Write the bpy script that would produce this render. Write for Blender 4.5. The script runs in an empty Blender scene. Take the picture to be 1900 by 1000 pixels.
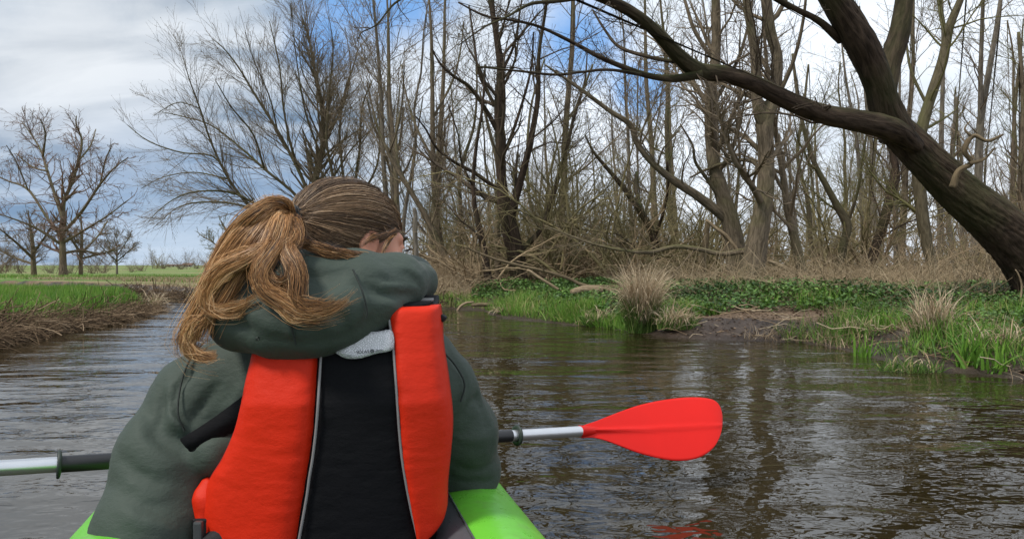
import bpy, math, random
import numpy as np
from mathutils import Vector
rng = np.random.default_rng(7)
random.seed(7)
S = bpy.context.scene
COL = S.collection
# ------------------------------------------------------------------ camera, world, sun
F, CX, HY, H = 1435.0, 950.0, 492.0, 0.62      # focal length (photo px), centre column, horizon row, eye height above the water
cam = bpy.data.objects.new('camera', bpy.data.cameras.new('camera'))
COL.objects.link(cam); S.camera = cam
cam.location = (0, 0, H); cam.rotation_euler = (math.radians(90), 0, 0)
cam.data.sensor_width = 36; cam.data.lens = 36 * F / 1900
cam.data.shift_y = -8 / 1900; cam.data.clip_start = 0.02; cam.data.clip_end = 4000
S.render.resolution_x, S.render.resolution_y = 1024, 538
S.view_settings.view_transform = 'Standard'; S.view_settings.look = 'None'
S.view_settings.gamma = 1; S.view_settings.exposure = 0.70
S.view_settings.use_curve_mapping = False
S.render.engine = 'CYCLES'
S.cycles.max_bounces = 6; S.cycles.transparent_max_bounces = 4
SUN_EL, SUN_AZ = math.radians(54), math.radians(238)   # azimuth clockwise from +Y: sun behind the camera, to the left
sd = bpy.data.lights.new('sun', 'SUN'); sd.energy = 2.1; sd.angle = math.radians(11); sd.color = (1, .95, .87)
sun = bpy.data.objects.new('sun', sd); COL.objects.link(sun)
to_sun = Vector((math.sin(SUN_AZ) * math.cos(SUN_EL), math.cos(SUN_AZ) * math.cos(SUN_EL), math.sin(SUN_EL)))
sun.rotation_euler = to_sun.to_track_quat('Z', 'Y').to_euler()


class G:
    """small node-graph helper"""
    def __init__(s, tree):
        s.t = tree; s.n = tree.nodes; s.l = tree.links
    def node(s, kind, ins=None, **kw):
        nd = s.n.new(kind)
        for k, v in kw.items(): setattr(nd, k, v)
        for k, v in (ins or {}).items(): s.put(nd, k, v)
        return nd
    def put(s, nd, k, v):
        sock = nd.inputs[k]
        if hasattr(v, 'is_linked') or hasattr(v, 'links'): s.l.new(v, sock)
        else:
            if isinstance(v, (tuple, list)) and len(v) == 3 and sock.type == 'RGBA': v = (*v, 1)
            sock.default_value = v
    def math(s, op, a, b=0.0, c=None, clamp=False):
        ins = {0: a, 1: b}
        if c is not None: ins[2] = c
        return s.node('ShaderNodeMath', ins, operation=op, use_clamp=clamp).outputs[0]
    def mix(s, f, a, b, blend='MIX'):
        nd = s.node('ShaderNodeMix', data_type='RGBA', blend_type=blend)
        s.put(nd, 0, f); s.put(nd, 6, a); s.put(nd, 7, b)
        return nd.outputs[2]
    def ramp(s, f, stops, mode='LINEAR'):
        nd = s.node('ShaderNodeValToRGB', {0: f}); cr = nd.color_ramp; cr.interpolation = mode
        while len(cr.elements) < len(stops): cr.elements.new(0.5)
        for e, (p, c) in zip(cr.elements, stops):
            e.position = p
            e.color = (c, c, c, 1) if not isinstance(c, (tuple, list)) else (*c, 1)
        return nd.outputs[0]
    def noise(s, vec, scale, detail=4, rough=.55, dist=0, out=0):
        ins = {'Scale': scale, 'Detail': detail, 'Roughness': rough, 'Distortion': dist}
        if vec is not None: ins['Vector'] = vec
        return s.node('ShaderNodeTexNoise', ins).outputs[out]
    def mapping(s, vec, scale=(1, 1, 1), loc=(0, 0, 0), rot=(0, 0, 0)):
        return s.node('ShaderNodeMapping', {'Vector': vec, 'Scale': scale, 'Location': loc, 'Rotation': rot}).outputs[0]


W = bpy.data.worlds.new('World'); S.world = W; W.use_nodes = True
g = G(W.node_tree); g.n.clear()
SKY_STRENGTH = 0.10
dirv = g.node('ShaderNodeTexCoord').outputs['Generated']
sky = g.node('ShaderNodeTexSky', sky_type='NISHITA', sun_disc=False, sun_elevation=SUN_EL, sun_rotation=SUN_AZ, air_density=1.3, dust_density=.6, ozone_density=2.5).outputs[0]
sep = g.node('ShaderNodeSeparateXYZ', {0: dirv})
zz = g.math('MAXIMUM', sep.outputs[2], 0.0)
den = g.math('ADD', zz, .16)
plane = g.node('ShaderNodeCombineXYZ', {0: g.math('DIVIDE', sep.outputs[0], den), 1: g.math('DIVIDE', sep.outputs[1], den), 2: 0.0}).outputs[0]
n1 = g.noise(g.mapping(plane, (1, .8, 1), (3.1, .4, 0)), 0.9, 7, .55, .3)
n2 = g.noise(g.mapping(plane, (1, .7, 1), (7.7, 2.3, 0)), 0.55, 5, .5, .2)
wob = g.noise(dirv, 9, 6, .65)


def patch(px, py, rad, edge=.5, sx=1.0):
    """mask 1 inside an uneven patch of sky round the direction of photo pixel (px, py)"""
    d = Vector(((px - CX) / F, 1, (HY - py) / F)).normalized()
    df = g.node('ShaderNodeVectorMath', {0: dirv, 1: tuple(d)}, operation='SUBTRACT').outputs[0]
    df = g.node('ShaderNodeVectorMath', {0: df, 1: (1 / sx, 1, 1)}, operation='MULTIPLY').outputs[0]
    ln = g.node('ShaderNodeVectorMath', {0: df}, operation='LENGTH').outputs[1]
    v = g.math('ADD', ln, g.math('MULTIPLY', g.math('SUBTRACT', wob, .5), rad * 1.9))
    return g.node('ShaderNodeMapRange', {0: v, 1: rad * (1 + edge), 2: rad * (1 - edge), 3: 0.0, 4: 1.0}, interpolation_type='SMOOTHSTEP').outputs[0]


K = .86 / SKY_STRENGTH
white = tuple(K * c for c in (.78, .84, .92)); grey = tuple(K * c for c in (.30, .36, .43)); slate = tuple(K * c for c in (.17, .27, .42))
cl = g.mix(g.ramp(n1, [(.36, 0.0), (.62, 1.0)]), grey, white)
leftness = g.node('ShaderNodeMapRange', {0: g.math('ADD', sep.outputs[0], g.math('MULTIPLY', g.math('SUBTRACT', n2, .5), .5)), 1: -.08, 2: -.36, 3: 0.0, 4: 1.0}, interpolation_type='SMOOTHSTEP').outputs[0]
n3 = g.noise(g.mapping(plane, (1.1, 2.6, 1), (2.2, 9.1, 0), (0, 0, .5)), 1.1, 6, .5, .6)
greyer = g.mix(g.ramp(n3, [(.36, 0.0), (.62, 1.0)]), tuple(K * c for c in (.15, .22, .31)), tuple(K * c for c in (.55, .60, .66)))
cl = g.mix(g.math('MULTIPLY', leftness, .97), cl, greyer)
bright = g.mix(.85, cl, white)
inview = g.node('ShaderNodeMapRange', {0: sep.outputs[0], 1: -.22, 2: .1, 3: 0.0, 4: .7}, interpolation_type='SMOOTHSTEP').outputs[0]
cl = g.mix(inview, cl, bright)
cl = g.mix(g.math('MULTIPLY', patch(300, 395, .11, .8, 2.2), .8), cl, slate)
cl = g.mix(g.math('MULTIPLY', patch(120, 110, .09, .8, 1.8), .6), cl, tuple(K * c for c in (.66, .68, .70)))
cl = g.mix(g.math('MULTIPLY', patch(330, 470, .05, .8, 3), .5), cl, tuple(K * c for c in (.6, .68, .76)))
blue = g.mix(.65, sky, tuple(K * c for c in (.07, .27, .66)))
holes = g.math('MAXIMUM', patch(680, -25, .062, .6, 1.4), g.math('MAXIMUM', patch(1070, 75, .062, .7), g.math('MAXIMUM', patch(1190, 165, .04, .6), patch(600, 70, .035, .8))))
rest = g.math('MULTIPLY', g.ramp(g.noise(g.mapping(plane, (1, 1, 1), (1.3, 5.2, 0)), .7, 6, .6), [(.60, 0.0), (.72, .9)]), g.node('ShaderNodeMapRange', {0: sep.outputs[2], 1: .33, 2: .45, 3: 0.0, 4: 1.0}).outputs[0])
cl = g.mix(g.math('MULTIPLY', g.math('MAXIMUM', holes, rest), .9), cl, blue)
bg = g.node('ShaderNodeBackground', {'Color': cl, 'Strength': SKY_STRENGTH})
g.l.new(bg.outputs[0], g.node('ShaderNodeOutputWorld').inputs[0])


# ------------------------------------------------------------------ helpers
def P(px, py, d):
    """a point d metres in front of the camera, on the ray of photo pixel (px, py)"""
    return np.array([(px - CX) / F * d, d, H - (py - HY) / F * d])


def unit(v): return v / np.maximum(np.linalg.norm(v, axis=-1, keepdims=True), 1e-9)


def hash3(i, j, k, seed):
    h = (i * 374761393 + j * 668265263 + k * 2147483647 + seed * 1274126177) & 0xffffffff
    h = ((h ^ (h >> 13)) * 1274126177) & 0xffffffff
    return ((h ^ (h >> 16)) & 0xffff) / 65535.0


def vnoise(p, scale=1.0, seed=0, octaves=1):
    """numpy value noise in [-1, 1]"""
    p = np.asarray(p, float) * scale; out = 0; amp = 1; tot = 0
    for o in range(octaves):
        f = np.floor(p).astype(np.int64); t = p - f; t = t * t * (3 - 2 * t)
        i, j, k = f[..., 0], f[..., 1], f[..., 2]; r = 0
        for a in (0, 1):
            for b in (0, 1):
                for c in (0, 1):
                    w = (t[..., 0] if a else 1 - t[..., 0]) * (t[..., 1] if b else 1 - t[..., 1]) * (t[..., 2] if c else 1 - t[..., 2])
                    r = r + w * hash3(i + a, j + b, k + c, seed + o)
        out = out + amp * (2 * r - 1); tot += amp; amp *= .5; p = p * 2.03
    return out / tot


class MB:
    """collects quads / triangles and links them as ONE mesh object"""
    def __init__(s): s.v = []; s.f = []; s.n = 0; s.a = []; s.uv = []
    def add(s, v, f, rnd=0.5, uv=None):
        if uv is not None: s.uv.append((s.n, uv))
        v = np.asarray(v, float).reshape(-1, 3); f = np.asarray(f, np.int64)
        s.v.append(v); s.f.append(f + s.n); s.n += len(v)
        s.a.append(np.broadcast_to(np.asarray(rnd, float), (len(v),)).astype(np.float32))
    def mesh(s, name, mats, smooth=True, midx=None):
        me = bpy.data.meshes.new(name)
        V = np.concatenate(s.v).astype(np.float32)
        me.vertices.add(len(V)); me.vertices.foreach_set('co', V.ravel())
        loops = np.concatenate([f.ravel() for f in s.f]).astype(np.int32)
        tot = np.concatenate([np.full(len(f), f.shape[1]) for f in s.f]).astype(np.int32)
        me.loops.add(len(loops)); me.loops.foreach_set('vertex_index', loops)
        me.polygons.add(len(tot)); me.polygons.foreach_set('loop_start', np.concatenate([[0], np.cumsum(tot)[:-1]]).astype(np.int32))
        if smooth: me.polygons.foreach_set('use_smooth', np.ones(len(tot), bool))
        at = me.attributes.new('rnd', 'FLOAT', 'POINT'); at.data.foreach_set('value', np.concatenate(s.a))
        if s.uv:
            B = np.zeros((len(V), 3), np.float32)
            for o, u in s.uv: B[o:o + len(u)] = u
            at = me.attributes.new('bark', 'FLOAT_VECTOR', 'POINT'); at.data.foreach_set('vector', B.ravel())
        for m in (mats if isinstance(mats, (list, tuple)) else [mats]): me.materials.append(m)
        me.update(calc_edges=True); me.validate()
        return me
    def build(s, name, mats, parent=None, smooth=True):
        o = bpy.data.objects.new(name, s.mesh(name, mats, smooth)); COL.objects.link(o)
        if parent is not None: o.parent = parent; o.matrix_parent_inverse.identity(); o.location = -Vector(parent.location) if parent.parent is None else (0, 0, 0)
        return o


def tag(o, label=None, cat=None, group=None, kind=None):
    if label: o['label'] = label
    if cat: o['category'] = cat
    if group: o['group'] = group
    if kind: o['kind'] = kind
    return o


def empty(name, loc=(0, 0, 0)):
    o = bpy.data.objects.new(name, None); COL.objects.link(o); o.location = tuple(float(c) for c in loc); o.empty_display_size = .1
    return o


def tubes(PP, RR, sides=3, cap=False, rnd=None, rough=None):
    """PP (M,K,3), RR (M,K) -> vertices, quads"""
    M, Kp, _ = PP.shape
    T = np.empty_like(PP); T[:, 1:-1] = PP[:, 2:] - PP[:, :-2]; T[:, 0] = PP[:, 1] - PP[:, 0]; T[:, -1] = PP[:, -1] - PP[:, -2]
    T = unit(T); mean = unit(T.mean(1))
    ref = np.where(np.abs(mean[:, 2:3]) < .8, np.array([[0, 0, 1.]]), np.array([[1., 0, 0]]))
    N = np.empty_like(PP); cur = unit(ref - (ref * T[:, 0]).sum(-1, keepdims=True) * T[:, 0])
    for k in range(Kp):
        cur = unit(cur - (cur * T[:, k]).sum(-1, keepdims=True) * T[:, k]); N[:, k] = cur
    B = np.cross(T, N)
    an = np.arange(sides) * 2 * math.pi / sides
    rad = RR[:, :, None, None]
    if rough is not None: rad = rad * rough[..., None]
    V = PP[:, :, None, :] + rad * (np.cos(an)[None, None, :, None] * N[:, :, None, :] + np.sin(an)[None, None, :, None] * B[:, :, None, :])
    idx = np.arange(M * Kp * sides).reshape(M, Kp, sides)
    a = idx[:, :-1, :]; b = idx[:, 1:, :]
    f = np.stack([a, np.roll(a, -1, 2), np.roll(b, -1, 2), b], -1).reshape(-1, 4)
    r = None
    if rnd is not None: r = np.repeat(rnd, Kp * sides)
    return V.reshape(-1, 3), f, r


def catmull(pts, K):
    """smooth resampling of an (n, c) array to K rows"""
    pts = np.asarray(pts, float)
    if len(pts) == 2: return pts[0] + (pts[1] - pts[0]) * np.linspace(0, 1, K)[:, None]
    q = np.vstack([2 * pts[0] - pts[1], pts, 2 * pts[-1] - pts[-2]])
    seg = np.linalg.norm(np.diff(pts[:, :3], axis=0), axis=1) + 1e-9; cs = np.concatenate([[0], np.cumsum(seg)]) / seg.sum()
    u = np.linspace(0, 1, K); i = np.clip(np.searchsorted(cs, u, side='right') - 1, 0, len(pts) - 2)
    t = ((u - cs[i]) / (cs[i + 1] - cs[i]))[:, None]
    p0, p1, p2, p3 = q[i], q[i + 1], q[i + 2], q[i + 3]
    return .5 * (2 * p1 + (p2 - p0) * t + (2 * p0 - 5 * p1 + 4 * p2 - p3) * t ** 2 + (3 * p1 - 3 * p2 + p3 - p0) * t ** 3)


def limb_tube(mb, pts, rad, sides=14, step=.08, ridge=.06, rfreq=6, seed=0, cap=True, knots=.0):
    """one rugged tapered limb: bark ridges run along it"""
    pts = np.asarray(pts, float); q = np.hstack([pts, np.asarray(rad, float)[:, None]])
    L = np.linalg.norm(np.diff(pts, axis=0), axis=1).sum(); Kp = int(np.clip(L / step, 6, 260))
    c = catmull(q, Kp); c[:, 3] = np.maximum(c[:, 3], .001)
    s = np.linspace(0, L, Kp)
    an = np.arange(sides) * 2 * math.pi / sides
    A, SS = np.meshgrid(an, s)
    twist = A + SS * .8; base = np.stack([np.cos(twist) * rfreq * .5, np.sin(twist) * rfreq * .5, SS * .8 / max(.1, c[:, 3].mean() * 3)], -1)
    rg = vnoise(base, 1, seed, 3)
    rg = 1 - np.abs(rg) * 2
    low = vnoise(np.stack([np.cos(A), np.sin(A), SS / (c[:, 3].mean() * 4)], -1), 1, seed + 9, 2)
    rough = 1 + ridge * rg + knots * low
    V, f, _ = tubes(c[None, :, :3], c[None, :, 3], sides, rough=rough[None])
    tw = A + SS * .5
    mb.add(V, f, uv=np.stack([np.cos(A) * c[:, 3:4], np.sin(A) * c[:, 3:4], SS + seed * .37], -1).reshape(-1, 3))
    if cap:
        for e, k in ((0, 0), (Kp - 1, -1)):
            ring = np.arange(sides) + e * sides + (mb.n - len(V))
            mb.v.append(c[k:k + 1, :3] if k == 0 else c[-1:, :3]); ci = mb.n; mb.n += 1; mb.a.append(np.array([.5], np.float32))
            tri = np.stack([ring, np.roll(ring, -1), np.full(sides, ci)], -1)
            mb.f.append(tri if k else tri[:, ::-1])
    return c


def grow(PP, RR, dens, t0, ang, lrange, K=5, wander=.15, trop=(0, 0, .1), rr=.55, rmin=.003, tip=.35, sides=3, rg=None, maxn=6000, pw=1.0):
    """side branches of a batch of branches. dens = per metre; lrange = fraction of what is left of the parent (lo, hi, cap)"""
    rg = rg or rng
    M, Kp, _ = PP.shape
    seg = np.linalg.norm(np.diff(PP, axis=1), axis=2); L = seg.sum(1)
    cnt = rg.poisson(np.maximum(L * dens * (1 - t0), .01))
    if cnt.sum() > maxn: cnt = rg.poisson(cnt * maxn / cnt.sum())
    idx = np.repeat(np.arange(M), cnt); n = len(idx)
    if n == 0: return np.zeros((0, K, 3)), np.zeros((0, K))
    t = t0 + (1 - t0) * rg.random(n) ** pw
    x = t * (Kp - 1); i = np.minimum(x.astype(int), Kp - 2); fr = (x - i)[:, None]
    p0 = PP[idx, i] * (1 - fr) + PP[idx, i + 1] * fr
    tg = unit(PP[idx, i + 1] - PP[idx, i])
    r0 = RR[idx, i] * (1 - fr[:, 0]) + RR[idx, i + 1] * fr[:, 0]
    pr = rg.normal(size=(n, 3)); pr = unit(pr - (pr * tg).sum(1, keepdims=True) * tg)
    a = np.radians(rg.normal(ang[0], ang[1], n))[:, None]
    d = unit(np.cos(a) * tg + np.sin(a) * pr)
    ln = np.minimum(L[idx] * (1.05 - .75 * t) * rg.uniform(lrange[0], lrange[1], n), lrange[2] * rg.uniform(.6, 1.1, n))
    Q = np.empty((n, K, 3)); Q[:, 0] = p0
    step = (ln / (K - 1))[:, None]; tr = np.asarray(trop, float)
    for k in range(1, K):
        Q[:, k] = Q[:, k - 1] + d * step
        d = unit(d + rg.normal(0, wander, (n, 3)) + tr)
    r0 = np.maximum(r0 * rr * rg.uniform(.7, 1.1, n), rmin)
    s = np.linspace(0, 1, K)[None]
    R = np.maximum(r0[:, None] * (1 - (1 - tip) * s), rmin * .7)
    return Q, R


# ------------------------------------------------------------------ materials
def mat(name, build):
    m = bpy.data.materials.new(name); m.use_nodes = True
    gg = G(m.node_tree); bs = m.node_tree.nodes['Principled BSDF']; build(gg, bs); return m


def simple(name, col, rough=.6, var=.25, nscale=30, bump=.0, bscale=80, spec=.5, metal=0, sheen=0, coat=0, bdist=.002):
    def b(g, bs):
        co = g.node('ShaderNodeTexCoord').outputs['Object']
        nz = g.noise(co, nscale, 4)
        c = g.mix(nz, tuple(x * (1 - var) for x in col), tuple(min(1, x * (1 + var)) for x in col))
        g.put(bs, 'Base Color', c); g.put(bs, 'Roughness', rough); g.put(bs, 'Specular IOR Level', spec); g.put(bs, 'Metallic', metal)
        if sheen: g.put(bs, 'Sheen Weight', sheen)
        if coat: g.put(bs, 'Coat Weight', coat)
        if bump:
            nb = g.noise(co, bscale, 5, .6)
            g.put(bs, 'Normal', g.node('ShaderNodeBump', {'Height': nb, 'Strength': bump, 'Distance': bdist}).outputs[0])
    return mat(name, b)


def attr_ramp(name, stops, rough=.7, spec=.2, trans=0, noise=.15):
    def b(g, bs):
        a = g.node('ShaderNodeAttribute', attribute_name='rnd').outputs['Fac']
        c = g.ramp(a, stops)
        nz = g.noise(g.node('ShaderNodeTexCoord').outputs['Object'], 6, 3)
        c = g.mix(nz, c, g.mix(1.0, c, (1 - noise * 2,) * 3, 'MULTIPLY'))
        g.put(bs, 'Base Color', c); g.put(bs, 'Roughness', rough); g.put(bs, 'Specular IOR Level', spec)
        if trans:
            tr = g.node('ShaderNodeBsdfTranslucent', {'Color': c})
            mx = g.node('ShaderNodeMixShader', {0: trans}); g.l.new(bs.outputs[0], mx.inputs[1]); g.l.new(tr.outputs[0], mx.inputs[2])
            out = [n for n in g.n if n.type == 'OUTPUT_MATERIAL'][0]; g.l.new(mx.outputs[0], out.inputs[0])
    return mat(name, b)


def bark(name, dark, light, moss=(.06, .075, .02), mossamt=.5, scale=1.0):
    def b(g, bs):
        co = g.node('ShaderNodeTexCoord').outputs['Object']
        st = g.mapping(g.node('ShaderNodeAttribute', attribute_name='bark').outputs['Vector'], (16 * scale, 16 * scale, 3.0 * scale))
        n = g.noise(st, 1.6, 6, .65, .8); n2 = g.noise(co, 2.2 * scale, 3)
        c = g.ramp(n, [(.3, dark), (.7, light)])
        nz = g.node('ShaderNodeSeparateXYZ', {0: g.node('ShaderNodeNewGeometry').outputs['Normal']}).outputs[2]
        up = g.math('MULTIPLY', g.ramp(nz, [(.15, 0.0), (.85, 1.0)]), g.ramp(n2, [(.35, .25), (.6, 1.0)]))
        patchy = g.math('MULTIPLY', g.ramp(g.noise(co, 1.3 * scale, 4), [(.5, 0.0), (.62, .6)]), mossamt)
        f = g.math('ADD', g.math('MULTIPLY', up, mossamt), patchy, clamp=True)
        c = g.mix(f, c, moss)
        g.put(bs, 'Base Color', c); g.put(bs, 'Roughness', .9); g.put(bs, 'Specular IOR Level', .15)
        g.put(bs, 'Normal', g.node('ShaderNodeBump', {'Height': n, 'Strength': .8, 'Distance': .02}).outputs[0])
    return mat(name, b)


M_bark_dark = bark('dark_furrowed_bark', (.009, .006, .004), (.085, .060, .043), (.050, .060, .018), .5, 1.0)
M_bark_brown = bark('brown_bark', (.045, .036, .024), (.21, .165, .115), (.10, .105, .036), .5, 1.2)
M_bark_olive = bark('olive_bark', (.045, .038, .022), (.15, .125, .08), (.10, .105, .038), .7, 1.2)
M_bark_grey = bark('grey_bark', (.06, .05, .04), (.23, .20, .16), (.09, .09, .05), .3, 1.0)
M_dead = bark('bleached_dead_wood', (.12, .085, .05), (.38, .29, .19), (.12, .10, .05), .15, 1.5)
M_stub = bark('weathered_wood', (.06, .045, .03), (.24, .18, .11), (.10, .09, .04), .3, 1.5)
M_twig_dark = simple('dark_twigs', (.085, .066, .048), .9, .3, 2, spec=.1)
M_twig_brown = simple('brown_twigs', (.165, .130, .090), .9, .3, 1, spec=.1)
M_twig_olive = simple('olive_twigs', (.135, .125, .055), .9, .35, 1, spec=.1)
M_twig_red = simple('reddish_twigs', (.17, .115, .088), .9, .3, 1, spec=.1)
M_twig_tan = simple('tan_twigs', (.22, .165, .11), .9, .3, 1, spec=.1)
M_shrub_olive = simple('mossy_olive_stems', (.20, .17, .088), .9, .45, .7, spec=.1)
M_shrub_tan = simple('tan_stems', (.30, .225, .14), .9, .35, .7, spec=.1)
M_grass = attr_ramp('green_grass', [(0, (.038, .095, .014)), (.45, (.115, .26, .030)), (.75, (.21, .38, .055)), (.9, (.32, .38, .10)), (1, (.46, .40, .18))], .5, .3, .25)
M_sedge = attr_ramp('sedge_blades', [(0, (.05, .11, .02)), (.45, (.12, .22, .04)), (.7, (.30, .30, .10)), (1, (.50, .40, .24))], .6, .25, .2)
M_straw = attr_ramp('dry_straw', [(0, (.20, .13, .075)), (.5, (.42, .31, .19)), (1, (.66, .54, .38))], .7, .2, .1)
M_brush = attr_ramp('dry_brush', [(0, (.15, .11, .065)), (.5, (.36, .27, .165)), (1, (.56, .45, .30))], .8, .1, 0)
M_reedmat = attr_ramp('dead_reed_mat', [(0, (.05, .033, .02)), (.5, (.17, .115, .07)), (1, (.42, .31, .20))], .8, .1, 0)
M_leaf = attr_ramp('dark_green_leaves', [(0, (.025, .055, .014)), (.4, (.065, .135, .028)), (.8, (.14, .27, .05)), (1, (.25, .38, .09))], .5, .35, .15)
M_litter = attr_ramp('leaf_litter', [(0, (.05, .03, .02)), (.5, (.13, .085, .055)), (1, (.26, .19, .13))], .8, .1, 0)

# ------------------------------------------------------------------ river outline and ground height
RIVER = np.array([(2.9, 3.6), (2.77, 4.18), (2.47, 4.73), (2.47, 5.46), (2.37, 6.18), (1.55, 6.54), (1.30, 6.69), (.945, 7.54), (.41, 8.39), (.21, 8.64), (-.13, 9.27),
                  (-.36, 10.5), (-.84, 11.0), (-2.98, 12.2), (-5.5, 13.3), (-6.9, 14.9), (-8.2, 16.4), (-12, 19.5), (-19, 24), (-60, 40), (-62, 36), (-20, 20.5),
                  (-12, 16.5), (-7.6, 13.9), (-5.9, 12.2), (-4.9, 10.4), (-4.6, 9.27), (-4.36, 8.24), (-4.34, 7.4), (-4.1, 6.2), (-3.95, 4.5), (-4.0, 0), (-4.3, -12), (-4.3, -40), (3.4, -40), (3.4, -8), (3.2, 1)])


def shore(x, y):
    """signed distance to the waterline: positive on land"""
    p = np.stack([x, y], -1); a = RIVER; b = np.roll(RIVER, -1, 0)
    best = np.full(x.shape, 1e9); inside = np.zeros(x.shape, bool)
    for (ax, ay), (bx, by) in zip(a, b):
        dx, dy = bx - ax, by - ay
        t = np.clip(((x - ax) * dx + (y - ay) * dy) / (dx * dx + dy * dy), 0, 1)
        best = np.minimum(best, np.hypot(x - ax - t * dx, y - ay - t * dy))
        cond = ((ay > y) != (by > y)) & (x < (bx - ax) * (y - ay) / (by - ay + 1e-12) + ax)
        inside ^= cond
    return np.where(inside, -best, best)


def sstep(a, b, x):
    t = np.clip((x - a) / (b - a), 0, 1); return t * t * (3 - 2 * t)


def is_left(x, y): return sstep(-3.4, -4.2, x + .35 * np.maximum(0, y - 9) * 0) * (x < -3)


def ground(x, y):
    x = np.asarray(x, float); y = np.asarray(y, float)
    q = np.stack([x, y, x * 0], -1)
    s = shore(x, y) + .10 * vnoise(q, 1.7, 3, 2)
    left = is_left(x, y)
    nr = vnoise(q, .9, 5, 3)
    zr = .13 * sstep(-.05, .5, s) + .15 * sstep(.5, 2.2, s) - .16 * sstep(3, 7, s) + nr * .035 * sstep(.1, 1, s)
    zl = .20 * sstep(-.06, .28, s) - .07 * sstep(2.5, 12, s) - .06 * sstep(12, 30, s) + nr * .03 * sstep(.1, 1, s)
    z = zr * (1 - left) + zl * left
    under = -.6 * sstep(0, -1.2, s) - .02
    return np.where(s < -.06, under, z)


# ground sheet, fine near the camera and coarse out to the horizon
def axis(lo, hi, c0, c1, fine, grow_):
    a = [c0]
    while a[-1] < c1: a.append(a[-1] + fine)
    st = fine
    while a[-1] < hi: st *= grow_; a.append(a[-1] + st)
    b = [c0]; st = fine
    while b[-1] > lo: st *= grow_; b.append(b[-1] - st)
    return np.array(sorted(set(b[1:]) | set(a)))


gx = axis(-1500, 1500, -10, 9, .09, 1.12); gy = axis(-60, 3000, 3, 16, .09, 1.12)
GX, GY = np.meshgrid(gx, gy); GZ = ground(GX, GY)
GZ = GZ + np.where(shore(GX, GY) > 0, .015, .0) * vnoise(np.stack([GX, GY, GX * 0], -1), 6, 8, 3)
nx, ny = len(gx), len(gy); idx = np.arange(nx * ny).reshape(ny, nx)
qf = np.stack([idx[:-1, :-1], idx[:-1, 1:], idx[1:, 1:], idx[1:, :-1]], -1).reshape(-1, 4)


def m_ground(g, bs):
    co = g.node('ShaderNodeTexCoord').outputs['Object']; sp = g.node('ShaderNodeSeparateXYZ', {0: co})
    a = g.node('ShaderNodeAttribute', attribute_name='rnd').outputs['Fac']     # 0 wet mud .. .5 litter .. 1 meadow
    n = g.noise(co, 7, 8, .7); nf = g.noise(co, 40, 5, .7); nl = g.noise(g.mapping(co, (.06, .35, 1)), 1.0, 5, .6)
    mud = g.ramp(n, [(.3, (.022, .014, .010)), (.7, (.085, .06, .045))])
    lit = g.ramp(nf, [(.3, (.07, .045, .028)), (.55, (.19, .13, .085)), (.75, (.33, .24, .16))])
    gr = g.ramp(nf, [(.3, (.05, .11, .018)), (.7, (.13, .25, .035))])
    tan = g.ramp(nf, [(.3, (.16, .12, .06)), (.7, (.38, .29, .17))])
    mead = g.mix(g.ramp(nl, [(.46, 0.0), (.58, .85)]), gr, tan)
    c = g.mix(g.ramp(a, [(.15, 0.0), (.35, 1.0)]), mud, lit)
    c = g.mix(g.ramp(a, [(.6, 0.0), (.85, 1.0)]), c, mead)
    g.put(bs, 'Base Color', c); g.put(bs, 'Roughness', g.ramp(a, [(.0, .35), (.4, .9)])); g.put(bs, 'Specular IOR Level', .3)
    g.put(bs, 'Normal', g.node('ShaderNodeBump', {'Height': g.math('ADD', n, g.math('MULTIPLY', nf, .4)), 'Strength': .9, 'Distance': .05}).outputs[0])


M_ground = mat('bank_soil', m_ground)
sh = shore(GX, GY); lf = is_left(GX, GY)
far = np.maximum(lf, sstep(30, 60, np.hypot(GX, GY)) * (GX < .1 * GY))
zone = .0 + .5 * sstep(.1, .9, sh + .5 * vnoise(np.stack([GX, GY, GX * 0], -1), 1.5, 4, 2))
zone = zone + (1 - zone) * far * sstep(.2, .7, sh)
mb = MB(); mb.add(np.stack([GX, GY, GZ], -1), qf, zone.ravel())
tag(mb.build('ground', M_ground), kind='structure')


def m_water(g, bs):
    co = g.node('ShaderNodeTexCoord').outputs['Object']
    a = g.noise(g.mapping(co, (2.6, 6.0, 1), rot=(0, 0, .12)), 1.0, 1, .45, .5)
    b = g.noise(g.mapping(co, (7, 12, 1), rot=(0, 0, -.3)), 1.0, 1, .4, 1.1)
    d = g.noise(g.mapping(co, (17, 26, 1), rot=(0, 0, .4)), 1.0, 0, .5, 1.2)
    c = g.noise(g.mapping(co, (.8, 1.8, 1), rot=(0, 0, .3)), 1.0, 1)
    gust = g.ramp(g.noise(g.mapping(co, (.5, .9, 1)), 1.0, 3), [(.36, .22), (.64, 1.25)])
    h = g.math('ADD', g.math('MULTIPLY', a, .9), g.math('ADD', g.math('MULTIPLY', b, .34), g.math('MULTIPLY', c, 1.3)))
    h = g.math('ADD', g.math('MULTIPLY', h, gust), g.math('MULTIPLY', d, .085))
    g.put(bs, 'Base Color', g.mix(g.noise(co, .8, 3), (.014, .010, .004), (.027, .020, .008)))
    g.put(bs, 'Roughness', 0.0); g.put(bs, 'IOR', 1.33); g.put(bs, 'Specular IOR Level', .8)
    g.put(bs, 'Normal', g.node('ShaderNodeBump', {'Height': h, 'Strength': 1.0, 'Distance': .012}).outputs[0])


M_water = mat('river_water', m_water)
mb = MB()
mb.add([(-90, -60, 0), (90, -60, 0), (90, 60, 0), (-90, 60, 0)], [(0, 1, 2, 3)])
tag(mb.build('river_water', M_water, smooth=False), kind='structure')

exec_parts = []
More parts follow.
